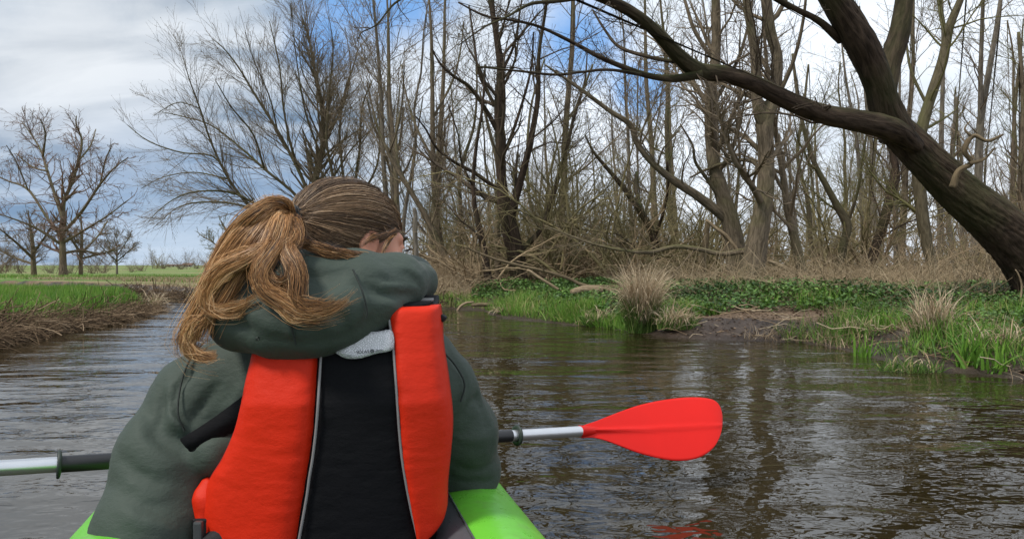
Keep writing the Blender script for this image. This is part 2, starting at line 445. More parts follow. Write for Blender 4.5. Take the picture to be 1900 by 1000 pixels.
# ------------------------------------------------------------------ trees
def guide(pts, d, dd=0.0, curve=0.0, k=.68):
    """photo-traced stem: (px, py, width px) list, d metres away at its foot, drifting by dd towards its tip -> points, radii"""
    n = len(pts); q = []; r = []
    for i, (px, py, w) in enumerate(pts):
        t = i / (n - 1); di = d + dd * t + curve * math.sin(t * 3.1)
        q.append(P(px, py, di)); r.append(w * k / 2 / F * di)
    return np.array(q), np.array(r)


def crown_from(stems, spec, rg, mb, buds=0.0):
    """stems: list of (pts, rad). spec: list of dict(levels)"""
    K0 = 14
    PP = np.array([catmull(p, K0) for p, r in stems]); RR = np.array([np.maximum(catmull(np.stack([r, r, r], 1), K0)[:, 0], .002) for p, r in stems])
    lv = (PP, RR); allp = [lv]
    for sp in spec:
        kw = dict(sp); sides = kw.pop('sides', 3); both = kw.pop('both', False)
        if both and len(allp) > 1:
            a, b = allp[-1], allp[-2]
            A = grow(*a, rg=rg, sides=sides, **kw); kw2 = dict(kw); kw2['maxn'] = int(kw.get('maxn', 6000) * .4)
            B = grow(*b, rg=rg, sides=sides, **kw2)
            if A[0].shape[0] and B[0].shape[0]: lv = (np.concatenate([A[0], B[0]]), np.concatenate([A[1], B[1]]))
            else: lv = A
        else: lv = grow(*allp[-1], rg=rg, sides=sides, **kw)
        if len(lv[0]) == 0: break
        V, f, _ = tubes(lv[0], lv[1], sides); mb.add(V, f); allp.append(lv)
    if len(allp) == 4 and buds:
        Q = allp[-1][0]; n = len(Q); kk = rg.integers(1, Q.shape[1], n); p = Q[np.arange(n), kk]; sz = buds * rg.uniform(.6, 1.3, (n, 1))
        u = unit(Q[np.arange(n), kk] - Q[np.arange(n), kk - 1] + rg.normal(0, .01, (n, 3))); w = unit(np.cross(u, rg.normal(0, 1, (n, 3))))
        V = np.stack([p, p + u * sz + w * sz * .5, p + u * sz * 2, p + u * sz - w * sz * .5], 1); mb.add(V.reshape(-1, 3), np.arange(n * 4).reshape(n, 4))
    return allp


def tree(name, label, cat, stems, spec, mb_bark, m_twig, seed=1, group=None, sides=12, ridge=.05, step=.1, split=False, knots=.06, crown_stems=None, buds=.009):
    rg = np.random.default_rng(seed)
    root = empty(name, stems[0][0][0]); tag(root, label, cat, group)
    tb = MB()
    for i, (p, r) in enumerate(stems):
        if split and i > 0:
            lb = MB(); limb_tube(lb, p, r, max(6, sides - 2), step, ridge, 6, seed + i, True, knots); lb.build('limb', mb_bark, root)
        else:
            if i == 0:
                p = np.vstack([p[0] - np.array([0, 0, .5]), p]); r = np.concatenate([[r[0] * 1.1], r])
            limb_tube(tb, p, r, sides if r.max() > .03 else 6, step, ridge, 6, seed + i, True, knots)
    tb.build('trunk', mb_bark, root)
    cb = MB(); crown_from(crown_stems or stems, spec, rg, cb, buds)
    if cb.v: cb.build('crown', m_twig, root)
    return root


# spec tables
def levels(l1, l2, l3, up=.05, r=.004, w=.16, ang=45):
    return [dict(dens=l1[0], t0=.22, ang=(ang, 12), lrange=(.3, .6, l1[2]), K=8, wander=w, trop=(0, 0, up), rr=.34, rmin=r * 1.5, maxn=l1[1], sides=4, tip=.15),
            dict(dens=l2[0], t0=.15, ang=(42, 14), lrange=(.3, .65, l2[2]), K=6, wander=w, trop=(0, 0, up), rr=.48, rmin=r * 1.05, maxn=l2[1]),
            dict(dens=l3[0], t0=.1, ang=(40, 15), lrange=(.35, .8, l3[2]), K=4, wander=w, trop=(0, 0, up), rr=.5, rmin=r * .72, maxn=l3[1], both=True)]


# --- the big leaning tree on the right
d0 = 7.0
tk = guide([(1990, 640, 210), (1945, 545, 172), (1900, 468, 150), (1850, 415, 138), (1790, 365, 124), (1740, 318, 112), (1690, 268, 104), (1655, 232, 96), (1640, 195, 84)], d0, -.3, k=.57)
up1 = guide([(1665, 250, 90), (1643, 200, 78), (1628, 150, 70), (1605, 95, 76), (1570, 35, 74), (1535, -20, 64), (1500, -80, 56), (1440, -200, 44)], d0 - .35, -.6)
up2 = guide([(1640, 175, 60), (1650, 120, 56), (1668, 65, 50), (1678, 0, 44), (1690, -70, 38), (1720, -180, 30)], d0 - .38, .3)
left = guide([(1700, 272, 40), (1660, 242, 56), (1600, 226, 54), (1530, 213, 47), (1470, 190, 44), (1400, 156, 40), (1345, 138, 40), (1295, 131, 40), (1258, 103, 35), (1220, 62, 31), (1175, 25, 28), (1125, 0, 25), (1060, -22, 20), (980, -35, 16)], d0 - .35, -1.6, k=.72)
l_a = guide([(1300, 138, 26), (1250, 146, 20), (1200, 140, 16), (1150, 122, 14), (1110, 105, 12), (1060, 78, 10), (1000, 50, 8), (950, 38, 7), (900, 30, 6), (850, 5, 4)], d0 - 1.25, -.5)
l_b = guide([(1190, 139, 10), (1130, 130, 8), (1080, 134, 7), (1030, 139, 7), (960, 132, 6), (885, 124, 5)], d0 - 1.4, -.6)
l_c = guide([(1560, 75, 24), (1520, 40, 18), (1478, 18, 15), (1430, -8, 13), (1380, -30, 10)], d0 - .6, -.5)
l_d = guide([(1100, -10, 16), (1040, 2, 11), (985, 8, 9), (940, 32, 6), (900, 50, 5), (850, 85, 3)], d0 - 1.8, -.5)
l_e = guide([(1250, 115, 12), (1200, 105, 10), (1150, 88, 9), (1125, 60, 7), (1100, 20, 5)], d0 - 1.2, .5)
l_f = guide([(960, -60, 14), (880, -40, 11), (790, -22, 8), (735, 5, 6), (700, 45, 4), (672, 60, 3)], d0 - 2.2, -.4)
stub = guide([(1768, 348, 18), (1778, 318, 15), (1802, 302, 13), (1790, 280, 13), (1806, 252, 11), (1832, 262, 9), (1862, 250, 5)], d0 - .55, -.2)
stub2 = guide([(1800, 303, 9), (1825, 296, 7), (1846, 275, 4)], d0 - .65, 0)
stub3 = guide([(1806, 256, 8), (1790, 240, 5), (1800, 225, 3)], d0 - .68, 0)
root = tag(empty('leaning_tree', tk[0][1]), 'massive dark furrowed tree leaning in from the right with a long limb reaching left', 'tree')
tb = MB(); limb_tube(tb, *tk, sides=96, step=.018, ridge=.11, rfreq=15, seed=3, knots=.11); tb.build('trunk', M_bark_dark, root)
for i, s in enumerate((up1, up2, left, l_a, l_b, l_c, l_d, l_e, l_f)):
    lb = MB(); limb_tube(lb, *s, sides=40 if i < 3 else 12, step=.025, ridge=.10 if i < 3 else .05, rfreq=10, seed=20 + i, knots=.08); lb.build('limb', M_bark_dark, root)
for s in (stub, stub2, stub3):
    lb = MB(); limb_tube(lb, *s, sides=12, step=.02, ridge=.12, rfreq=5, seed=55, knots=.25); tag(lb.build('broken_branch', M_stub, root), 'pale weathered broken branch stub')
rg = np.random.default_rng(5); cb = MB()
crown_from([left, l_a, l_b, l_c, l_d, l_e, l_f], [dict(dens=7.5, t0=.2, ang=(60, 18), lrange=(.15, .4, 1.2), K=9, wander=.2, trop=(0, 0, .0), rr=.13, rmin=.0036, maxn=260, sides=4),
            dict(dens=7, t0=.1, ang=(45, 15), lrange=(.3, .7, .55), K=6, wander=.18, trop=(0, 0, -.01), rr=.45, rmin=.0024, maxn=1900),
            dict(dens=9, t0=.1, ang=(42, 15), lrange=(.3, .8, .3), K=4, wander=.2, trop=(0, 0, 0), rr=.6, rmin=.0017, maxn=6500, both=True)], rg, cb, .006)
cb.build('crown', M_twig_dark, root)


def placed(name, label, pts_list, d, spec, mb_, mt_, seed, dd=0.0, **kw):
    st = []
    r2 = np.random.default_rng(seed + 100)
    for i, pl in enumerate(pts_list):
        if i == 0: st.append(guide(pl, d, dd))
        else: st.append(guide(pl, d, r2.uniform(-.06, .09) * d))
    return tree(name, label, 'tree', st, spec, mb_, mt_, seed, **kw)


WOOD = levels((3.6, 110, 2.4), (6, 1300, 1.1), (9, 8500, .5), up=.06, r=.0032)
WOODS = levels((3.4, 60, 1.9), (5.5, 600, .95), (8, 3600, .45), up=.06, r=.0034)
THIN = levels((1.8, 26, 1.5), (2.6, 220, .8), (4.0, 1300, .4), up=.1, r=.0045)

# twin trees in the middle of the right bank
placed('mossy_tree', 'bare tree with a long crooked branch reaching left, left one of the two thick trunks', [
    [(1374, 548, 74), (1366, 470, 52), (1358, 420, 46), (1343, 370, 42), (1326, 310, 35), (1319, 250, 31), (1318, 180, 28), (1328, 100, 25), (1328, 0, 22), (1322, -90, 18), (1330, -260, 9)],
    [(1356, 412, 30), (1300, 368, 24), (1250, 335, 20), (1208, 300, 17), (1180, 262, 15), (1170, 232, 15), (1130, 205, 12), (1080, 168, 10), (1040, 140, 7), (1010, 120, 4)],
    [(1345, 380, 14), (1310, 330, 10), (1290, 300, 8), (1285, 270, 6), (1262, 230, 4)],
    [(1330, 120, 12), (1290, 60, 10), (1270, 0, 8), (1240, -80, 5)],
    [(1320, 200, 12), (1365, 120, 9), (1385, 60, 7), (1400, -20, 4)]], 11.6, WOOD, M_bark_brown, M_twig_brown, 11, split=True, sides=18, step=.06, ridge=.08)
placed('forked_tree', 'thick dark forked trunk standing on the right bank, right one of the two thick trunks', [
    [(1386, 560, 100), (1392, 530, 76), (1402, 470, 58), (1410, 420, 50), (1420, 350, 42), (1421, 270, 40), (1419, 222, 44), (1436, 180, 32), (1442, 110, 29), (1428, 50, 27), (1420, -40, 24), (1425, -200, 12)],
    [(1420, 240, 34), (1405, 195, 27), (1400, 100, 23), (1386, 10, 20), (1375, -90, 16), (1380, -220, 8)],
    [(1422, 330, 12), (1395, 300, 10), (1355, 300, 9), (1310, 315, 7), (1280, 330, 4)],
    [(1412, 470, 18), (1380, 466, 16), (1340, 471, 13), (1290, 461, 12), (1250, 458, 11), (1205, 468, 10), (1160, 465, 8), (1110, 455, 7), (1065, 440, 5), (1010, 418, 3)],
    [(1438, 190, 12), (1470, 120, 10), (1490, 40, 8), (1500, -60, 5)]], 11.0, WOOD, M_bark_brown, M_twig_brown, 12, split=True, sides=18, step=.06, ridge=.1)
# central tree with several stems
placed('many_stemmed_tree', 'tall dark tree with several upright stems rising from one stout trunk right of the head', [
    [(978, 560, 66), (966, 530, 48), (958, 480, 47), (947, 430, 45), (938, 390, 40), (931, 340, 28), (928, 260, 26), (925, 200, 24), (929, 130, 20), (920, 60, 16), (908, -20, 13), (900, -150, 6)],
    [(944, 412, 32), (956, 370, 21), (970, 320, 18), (985, 260, 16), (998, 180, 13), (1000, 100, 10), (1012, 20, 8), (1020, -60, 5)],
    [(924, 352, 12), (882, 322, 10), (845, 302, 8), (810, 275, 6), (790, 240, 5), (770, 215, 3)],
    [(924, 245, 14), (902, 205, 11), (872, 162, 9), (842, 142, 8), (818, 120, 6), (800, 90, 4)],
    [(926, 210, 10), (890, 140, 8), (880, 80, 6), (870, 10, 4)],
    [(930, 300, 9), (960, 220, 8), (985, 130, 6), (990, 60, 4)],
    [(960, 470, 16), (1000, 430, 13), (1020, 380, 11), (1045, 300, 9), (1065, 220, 7), (1085, 150, 5), (1090, 90, 3)],
    [(929, 140, 9), (955, 80, 7), (965, 20, 5), (975, -40, 3)]], 13.0, WOOD, M_bark_dark, M_twig_dark, 13, split=True, sides=16, step=.07, ridge=.08)
placed('leaning_sapling', 'slender tree leaning far left beside the broken stump', [
    [(862, 560, 26), (843, 510, 21), (820, 465, 18), (790, 402, 15), (760, 352, 13), (740, 320, 11), (720, 282, 9), (702, 240, 7), (690, 195, 5), (680, 150, 3)],
    [(752, 340, 9), (738, 300, 8), (735, 250, 6), (742, 210, 4)],
    [(722, 285, 6), (740, 230, 5), (748, 170, 4), (750, 120, 3)]], 15.0, WOODS, M_bark_brown, M_twig_brown, 14, sides=10)
placed('upright_tree', 'straight slim tree rising nearly vertical just right of the leaning slender one', [
    [(838, 555, 22), (828, 490, 18), (813, 430, 18), (806, 350, 16), (803, 250, 13), (802, 150, 11), (800, 60, 8), (795, -20, 5)],
    [(805, 300, 8), (770, 230, 6), (750, 160, 4), (745, 120, 3)], [(803, 220, 7), (840, 150, 6), (855, 90, 4), (860, 40, 3)]], 16.0, WOOD, M_bark_brown, M_twig_brown, 15, sides=10)
placed('slim_tree', 'slim curving tree in front of the many stemmed one', [
    [(912, 560, 24), (903, 500, 21), (893, 440, 17), (882, 390, 13), (878, 340, 11), (884, 270, 9), (895, 200, 7), (900, 120, 4)], [(880, 350, 6), (856, 300, 5), (850, 250, 4), (830, 190, 3)]], 12.5, WOODS, M_bark_dark, M_twig_dark, 16, sides=10)
placed('slim_tree', 'thin straight tree between the stump and the many stemmed tree', [
    [(852, 550, 15), (853, 480, 13), (855, 400, 12), (852, 330, 10), (862, 290, 9), (880, 230, 7), (885, 150, 5), (880, 80, 3)]], 15.5, WOODS, M_bark_olive, M_twig_olive, 17, sides=8)
placed('slim_tree', 'thin dark tree pressed against the left side of the stout trunk', [
    [(926, 560, 19), (924, 500, 17), (922, 430, 15), (926, 360, 13), (922, 300, 11), (905, 230, 8), (890, 170, 5)]], 14.0, WOODS, M_bark_brown, M_twig_brown, 18, sides=8)
placed('slim_tree', 'two stemmed slim tree leaning right of the stout many stemmed trunk', [
    [(1000, 560, 22), (985, 520, 18), (1000, 475, 15), (1012, 430, 14), (1030, 350, 12), (1050, 280, 10), (1070, 200, 8), (1100, 120, 5)], [(1010, 440, 10), (985, 380, 9), (978, 300, 8), (985, 200, 6), (1010, 110, 4)]], 14.5, WOODS, M_bark_olive, M_twig_olive, 19, sides=8)
placed('crooked_tree', 'crooked dark tree with a broken top between the stout trunk and the twin trunks', [
    [(1225, 560, 22), (1222, 500, 20), (1215, 450, 20), (1205, 420, 20), (1180, 380, 18), (1150, 340, 13), (1120, 305, 10), (1100, 280, 7), (1085, 250, 4)],
    [(1190, 390, 13), (1180, 350, 11), (1182, 320, 8)], [(1215, 440, 10), (1232, 390, 8), (1240, 340, 7), (1238, 300, 5)]], 13.5, WOODS, M_bark_dark, M_twig_dark, 20, sides=10)
# the row right of the twin trunks
row = [
    ('leaning brown tree just right of the twin trunks, its stem bending left as it rises', [(1512, 575, 52), (1498, 540, 36), (1487, 500, 28), (1476, 450, 24), (1462, 390, 20), (1452, 320, 17), (1442, 260, 14), (1430, 180, 12), (1420, 90, 9), (1415, 0, 6)], 12.5, M_bark_brown, 31, []),
    ('kinked tree with a sharp bend halfway up, second trunk right of the twin trunks', [(1550, 560, 26), (1556, 505, 22), (1566, 450, 20), (1572, 418, 24), (1555, 385, 20), (1536, 350, 16), (1510, 300, 13), (1492, 240, 11), (1480, 180, 9), (1470, 100, 6)], 13.5, M_bark_olive, 32, [[(1572, 415, 10), (1590, 360, 8), (1600, 300, 6), (1612, 220, 4)]]),
    ('dark tree slanting right towards the big leaning trunk', [(1600, 560, 30), (1612, 500, 24), (1634, 432, 25), (1652, 365, 24), (1662, 320, 21), (1655, 280, 16), (1640, 200, 11), (1630, 100, 7)], 14.0, M_bark_dark, 33, []),
    ('mossy green trunk passing behind the big leaning tree with a high fork', [(1745, 560, 34), (1728, 490, 27), (1716, 430, 30), (1708, 370, 32), (1702, 290, 30), (1710, 240, 29), (1728, 178, 27), (1750, 110, 25), (1762, 50, 22), (1788, -20, 16), (1800, -120, 9)], 12.0, M_bark_olive, 34, [[(1758, 80, 14), (1745, 20, 12), (1735, -60, 8)], [(1722, 200, 10), (1690, 130, 8), (1680, 60, 5)]]),
    ('straight narrow tree seen through the gap right of the mossy trunk', [(1742, 550, 16), (1744, 470, 15), (1745, 360, 14), (1747, 240, 12), (1750, 120, 9), (1748, 0, 6)], 17.0, M_bark_grey, 35, []),
    ('tall pale brown tree above the broken stub of the leaning trunk', [(1800, 560, 24), (1808, 480, 22), (1815, 345, 20), (1819, 230, 18), (1832, 150, 15), (1846, 70, 12), (1858, -10, 9)], 15.5, M_bark_grey, 36, [[(1818, 240, 12), (1820, 120, 11), (1824, 0, 9), (1826, -80, 6)]]),
    ('narrow tree at the far right edge beyond the leaning trunk', [(1890, 540, 20), (1895, 400, 17), (1897, 280, 15), (1898, 180, 12), (1890, 60, 8)], 15.0, M_bark_brown, 37, []),
    ('thin grey tree between the kinked tree and the slanting dark one', [(1598, 540, 13), (1600, 440, 11), (1596, 340, 10), (1588, 250, 9), (1570, 150, 6), (1560, 60, 4)], 18.0, M_bark_grey, 38, []),
    ('thin pale tree directly behind the fork of the leaning tree', [(1664, 545, 13), (1662, 440, 12), (1664, 340, 10), (1668, 240, 8), (1670, 120, 5)], 19.0, M_bark_grey, 39, []),
    ('narrow tree curving up left beside the leaning brown one', [(1520, 545, 14), (1505, 460, 12), (1500, 380, 11), (1480, 290, 9), (1490, 210, 8), (1500, 120, 5)], 17.0, M_bark_olive, 40, []),
    ('slender grey trunk low behind the arch of the leaning tree', [(1778, 545, 15), (1768, 470, 14), (1760, 400, 13), (1765, 300, 11), (1775, 180, 8)], 18.0, M_bark_grey, 41, []),
]
for lab, pts, d, mb_, sd_, ex in row:
    placed('woodland_tree', lab, [pts] + ex, d, WOODS, mb_, {M_bark_olive: M_twig_olive, M_bark_dark: M_twig_dark, M_bark_grey: M_twig_brown}.get(mb_, M_twig_brown), sd_, sides=12, ridge=.07)

# dead standing stumps
for lab, pts, d, m_ in (('tall broken dead stump standing alone just right of the head', [(776, 560, 16), (773, 480, 12), (770, 430, 12), (771, 400, 11), (768, 386, 8)], 12.0, M_bark_grey),
                        ('short broken brown snag between the crooked tree and the twin trunks', [(1296, 560, 24), (1302, 500, 19), (1309, 450, 16), (1313, 412, 13)], 12.2, M_stub),
                        ):
    root = tag(empty('tree_stump', P(*pts[0][:2], d)), lab, 'tree stump'); tb = MB()
    limb_tube(tb, *guide(pts, d), sides=14, step=.03, ridge=.15, rfreq=5, seed=8, knots=.15); tb.build('trunk', m_, root)

# --- willow behind the head
dW = 24.0
wl = [[(600, 540, 46), (597, 480, 34), (590, 400, 24), (584, 342, 17), (598, 280, 15), (600, 230, 13), (594, 180, 11), (583, 130, 8), (575, 80, 6), (560, 30, 3)],
      [(590, 420, 18), (572, 360, 14), (551, 310, 12), (515, 243, 10), (470, 171, 8), (443, 126, 6), (415, 90, 4), (393, 72, 2)],
      [(590, 440, 16), (530, 420, 13), (470, 388, 11), (425, 333, 9), (392, 265, 7), (371, 202, 6), (352, 150, 4), (340, 108, 2)],
      [(592, 430, 15), (551, 365, 11), (492, 315, 9), (452, 279, 7), (394, 234, 5), (345, 218, 4), (300, 208, 2)],
      [(560, 420, 12), (500, 395, 10), (443, 362, 8), (393, 354, 6), (344, 360, 5), (310, 378, 3), (280, 405, 2)],
      [(520, 410, 9), (452, 382, 7), (380, 375, 6), (330, 385, 4), (290, 418, 2)],
      [(430, 345, 8), (398, 292, 6), (335, 283, 5), (275, 262, 4), (236, 232, 2)],
      [(600, 440, 16), (620, 380, 13), (618, 330, 11), (606, 260, 9), (612, 166, 7), (618, 90, 5), (610, 30, 2)],
      [(602, 450, 14), (640, 380, 11), (637, 330, 10), (630, 250, 8), (640, 170, 6), (660, 110, 4), (668, 60, 2)],
      [(604, 450, 14), (655, 390, 11), (660, 330, 9), (668, 270, 8), (672, 200, 6), (690, 150, 4)],
      [(560, 330, 10), (540, 270, 8), (526, 200, 7), (518, 120, 5), (500, 40, 3)],
      [(596, 290, 8), (570, 220, 7), (556, 150, 5), (545, 70, 3), (540, 15, 2)],
      [(490, 312, 7), (470, 250, 6), (430, 200, 5), (400, 150, 3)],
      [(371, 202, 4), (330, 190, 3), (285, 215, 2)], [(425, 333, 6), (360, 320, 4), (300, 330, 3), (262, 350, 2)], [(604, 440, 12), (690, 330, 8), (705, 250, 6), (700, 180, 4), (715, 120, 2)], [(515, 243, 6), (500, 180, 5), (470, 110, 3), (455, 60, 2)], [(600, 260, 8), (640, 190, 5), (650, 120, 4), (640, 50, 2)], [(668, 270, 6), (700, 220, 4), (712, 160, 2)], [(594, 194, 6), (560, 130, 4), (555, 60, 2)], [(618, 330, 8), (650, 280, 6), (690, 240, 4), (720, 220, 2)]]
wst = [guide(p, dW, random.uniform(-2, 2) if i else 0, k=.68 if i < 1 else .52) for i, p in enumerate(wl)]
WILL = [dict(dens=2.2, t0=.35, ang=(33, 10), lrange=(.35, .6, 2.6), K=8, wander=.10, trop=(0, 0, .05), rr=.36, rmin=.007, maxn=190, sides=4, tip=.2),
        dict(dens=5.5, t0=.1, ang=(32, 10), lrange=(.35, .8, 1.7), K=6, wander=.10, trop=(0, 0, .05), rr=.42, rmin=.0048, maxn=2100, both=True),
        dict(dens=7.0, t0=.1, ang=(30, 12), lrange=(.4, .9, .9), K=4, wander=.12, trop=(0, 0, .04), rr=.5, rmin=.0030, maxn=15000, both=True)]
tree('willow_tree', 'broad fan shaped bare willow rising behind the head of the paddler', 'tree', wst, WILL, M_bark_olive, M_twig_brown, 51, sides=8, step=.25, buds=.017)
# tree right of the willow
placed('bare_tree', 'bare twiggy tree between the willow and the leaning slender tree', [
    [(735, 540, 16), (732, 450, 12), (729, 378, 10), (727, 310, 8), (742, 262, 6), (748, 200, 4)], [(728, 330, 8), (712, 280, 6), (692, 230, 5), (680, 180, 3)],
    [(729, 350, 6), (760, 300, 5), (775, 240, 4), (785, 180, 3)]], 20.0, levels((3.4, 90, 2), (6, 1200, 1.1), (8, 7500, .6), .08, .005), M_bark_brown, M_twig_brown, 52, sides=8)
placed('bare_tree', 'pale grey twiggy tree low at the foot of the willow', [
    [(430, 530, 10), (432, 480, 8), (425, 440, 6), (410, 410, 4)], [(430, 470, 6), (455, 440, 4), (470, 415, 3)], [(430, 480, 5), (395, 450, 4), (370, 435, 2)]], 30.0,
    levels((12, 90, 2), (12, 1000, 1.1), (9, 4500, .6), .05, .0065), M_bark_grey, M_twig_olive, 53, sides=6)

# --- oak in the meadow, its neighbours
dO = 32.0
ok = [[(118, 520, 27), (117, 495, 19), (116, 450, 15), (117, 400, 12), (119, 372, 10), (131, 345, 8), (145, 300, 7), (152, 262, 5), (141, 230, 4), (142, 215, 2)],
      [(116, 405, 10), (103, 365, 8), (88, 318, 7), (78, 285, 5), (66, 262, 4), (40, 225, 2)],
      [(80, 290, 5), (84, 250, 4), (76, 222, 2)],
      [(114, 440, 9), (88, 405, 7), (52, 352, 6), (12, 335, 4), (-25, 318, 2)],
      [(115, 455, 8), (70, 425, 6), (30, 408, 4), (-10, 395, 2)],
      [(117, 432, 9), (150, 395, 8), (186, 342, 6), (212, 312, 4), (238, 292, 2)],
      [(118, 450, 8), (160, 425, 6), (200, 400, 4), (240, 370, 2)],
      [(186, 342, 5), (195, 300, 4), (208, 268, 2)],
      [(145, 300, 5), (168, 270, 4), (178, 240, 2)],
      [(52, 352, 4), (30, 300, 3), (12, 270, 2)],
      [(117, 470, 8), (150, 465, 6), (190, 470, 4), (225, 455, 2)],
      [(88, 318, 5), (60, 310, 4), (30, 285, 2)]]
ost = [guide(p, dO, random.uniform(-2.5, 2.5) if i else 0) for i, p in enumerate(ok)]
OAK = [dict(dens=2.2, t0=.25, ang=(48, 12), lrange=(.3, .6, 1.9), K=8, wander=.2, trop=(0, 0, .04), rr=.5, rmin=.013, maxn=150, sides=4, tip=.2),
       dict(dens=4.5, t0=.1, ang=(45, 14), lrange=(.3, .7, 1.1), K=6, wander=.2, trop=(0, 0, .03), rr=.5, rmin=.0095, maxn=1500, both=True),
       dict(dens=6.5, t0=.1, ang=(42, 15), lrange=(.4, .9, .55), K=4, wander=.22, trop=(0, 0, .02), rr=.6, rmin=.0066, maxn=8500, both=True)]
tree('oak_tree', 'spreading bare oak standing in the meadow at the far left', 'tree', ost, OAK, M_bark_brown, M_twig_red, 61, sides=10, step=.2, buds=.02)
placed('bare_tree', 'low ivy clad tree behind the left side of the oak', [
    [(64, 525, 16), (62, 490, 13), (60, 450, 10), (56, 420, 6), (52, 390, 3)], [(62, 480, 8), (30, 450, 6), (0, 425, 3)], [(62, 470, 7), (90, 430, 5), (108, 400, 3)], [(62, 490, 6), (20, 475, 5), (-15, 455, 3)]], 35.0,
    levels((9, 130, 2), (10, 1500, 1.2), (10, 7000, .5), .03, .0085), M_bark_brown, M_twig_brown, 62, sides=8)
placed('bare_tree', 'dense rounded tree close behind the right side of the oak', [
    [(150, 520, 12), (150, 480, 10), (152, 440, 7), (150, 400, 4)], [(150, 470, 7), (180, 440, 5), (200, 410, 3)], [(150, 470, 7), (128, 435, 5), (120, 405, 3)], [(150, 480, 6), (190, 470, 4), (222, 462, 2)]], 36.0,
    levels((9, 130, 2), (10, 1500, 1.2), (10, 7000, .5), .03, .0085), M_bark_brown, M_twig_brown, 63, sides=8)
placed('bare_tree', 'small neatly rounded bare tree standing alone right of the oak', [
    [(217, 512, 7), (217, 490, 5), (217, 465, 4), (217, 440, 2), (216, 428, 1.5)], [(217, 485, 4), (195, 465, 3), (180, 450, 1.5)], [(217, 485, 4), (240, 465, 3), (258, 452, 1.5)], [(217, 475, 3), (202, 450, 2), (195, 436, 1.5)], [(217, 475, 3), (235, 448, 2), (242, 436, 1.5)]], 42.0,
    levels((12, 90, 1.6), (12, 900, .9), (10, 4000, .45), .04, .008), M_bark_grey, M_twig_brown, 64, sides=6)

# --- background wood: a few built kinds, copied
def kind_tree(seed, h, r, lean, spec, mb_, mt_, stems=1):
    rg = np.random.default_rng(seed); st = []
    for s in range(stems):
        n = 9; t = np.linspace(0, 1, n)
        w = np.cumsum(rg.normal(0, .05, (n, 2)), 0) * h * .12
        l = lean + (rg.normal(0, .10, 2) if s else 0)
        p = np.stack([w[:, 0] + t * h * l[0], w[:, 1] + t * h * l[1], t * h * (1 if s == 0 else .8)], 1); p[:, :2] -= p[0, :2]
        st.append((p, r * (1 if s == 0 else .7) * (1 - .85 * t) + .006))
    tb = MB()
    for i, (p, rr) in enumerate(st):
        p = np.vstack([p[0] - np.array([0, 0, .5]), p]); rr = np.concatenate([[rr[0] * 1.2], rr]); limb_tube(tb, p, rr, 7, .35, .05, 5, seed + i, True, .08)
    cb = MB(); crown_from(st, spec, rg, cb)
    root = empty('woodland_tree'); tb.build('trunk', mb_, root); cb.build('crown', mt_, root)
    return root


BGs = levels((3.0, 60, 2.4), (4.2, 900, 1.2), (5.5, 6000, .65), .08, .0060)
BGs[0]['t0'] = .25
kinds = [kind_tree(201, 8.0, .085, np.array([.05, 0]), BGs, M_bark_brown, M_twig_brown), kind_tree(202, 7.0, .065, np.array([-.08, .02]), BGs, M_bark_grey, M_twig_olive, 2),
         kind_tree(203, 9.0, .10, np.array([.02, .05]), BGs, M_bark_olive, M_twig_olive), kind_tree(204, 7.5, .06, np.array([.12, 0]), BGs, M_bark_grey, M_twig_brown, 3)]


def copy_thing(root, loc, rz=0, sc=1.0):
    c = root.copy(); COL.objects.link(c); c.location = tuple(float(v) for v in loc); c.rotation_euler = (0, 0, rz); c.scale = (sc, sc, sc)
    for ch in root.children:
        k = ch.copy(); COL.objects.link(k); k.parent = c
    return c


rg = np.random.default_rng(77); used = [False] * 4; spots = []
tries = 0
while len(spots) < 60 and tries < 4000:
    tries += 1
    d = 16 + 40 * rg.random() ** 1.1; px = rg.uniform(690, 2150)
    x = (px - CX) / F * d
    if d > 26 and rg.random() < .1: pass
    if any((x - a) ** 2 + (d - b) ** 2 < 1.0 for a, b in spots): continue
    spots.append((x, d))
for i, (x, d) in enumerate(spots):
    k = i % 4
    z = float(ground(np.array([x]), np.array([d]))[0]) - .02
    if not used[k]:
        o = kinds[k]; used[k] = True; o.location = (float(x), float(d), z); o.rotation_euler = (0, 0, rg.uniform(0, 6.28))
    else: o = copy_thing(kinds[k], (x, d, z), rg.uniform(0, 6.28), rg.uniform(.75, 1.25))
    tag(o, 'slim bare tree standing among many others deep in the wood behind the right bank', 'tree', 'trees deep in the wood')

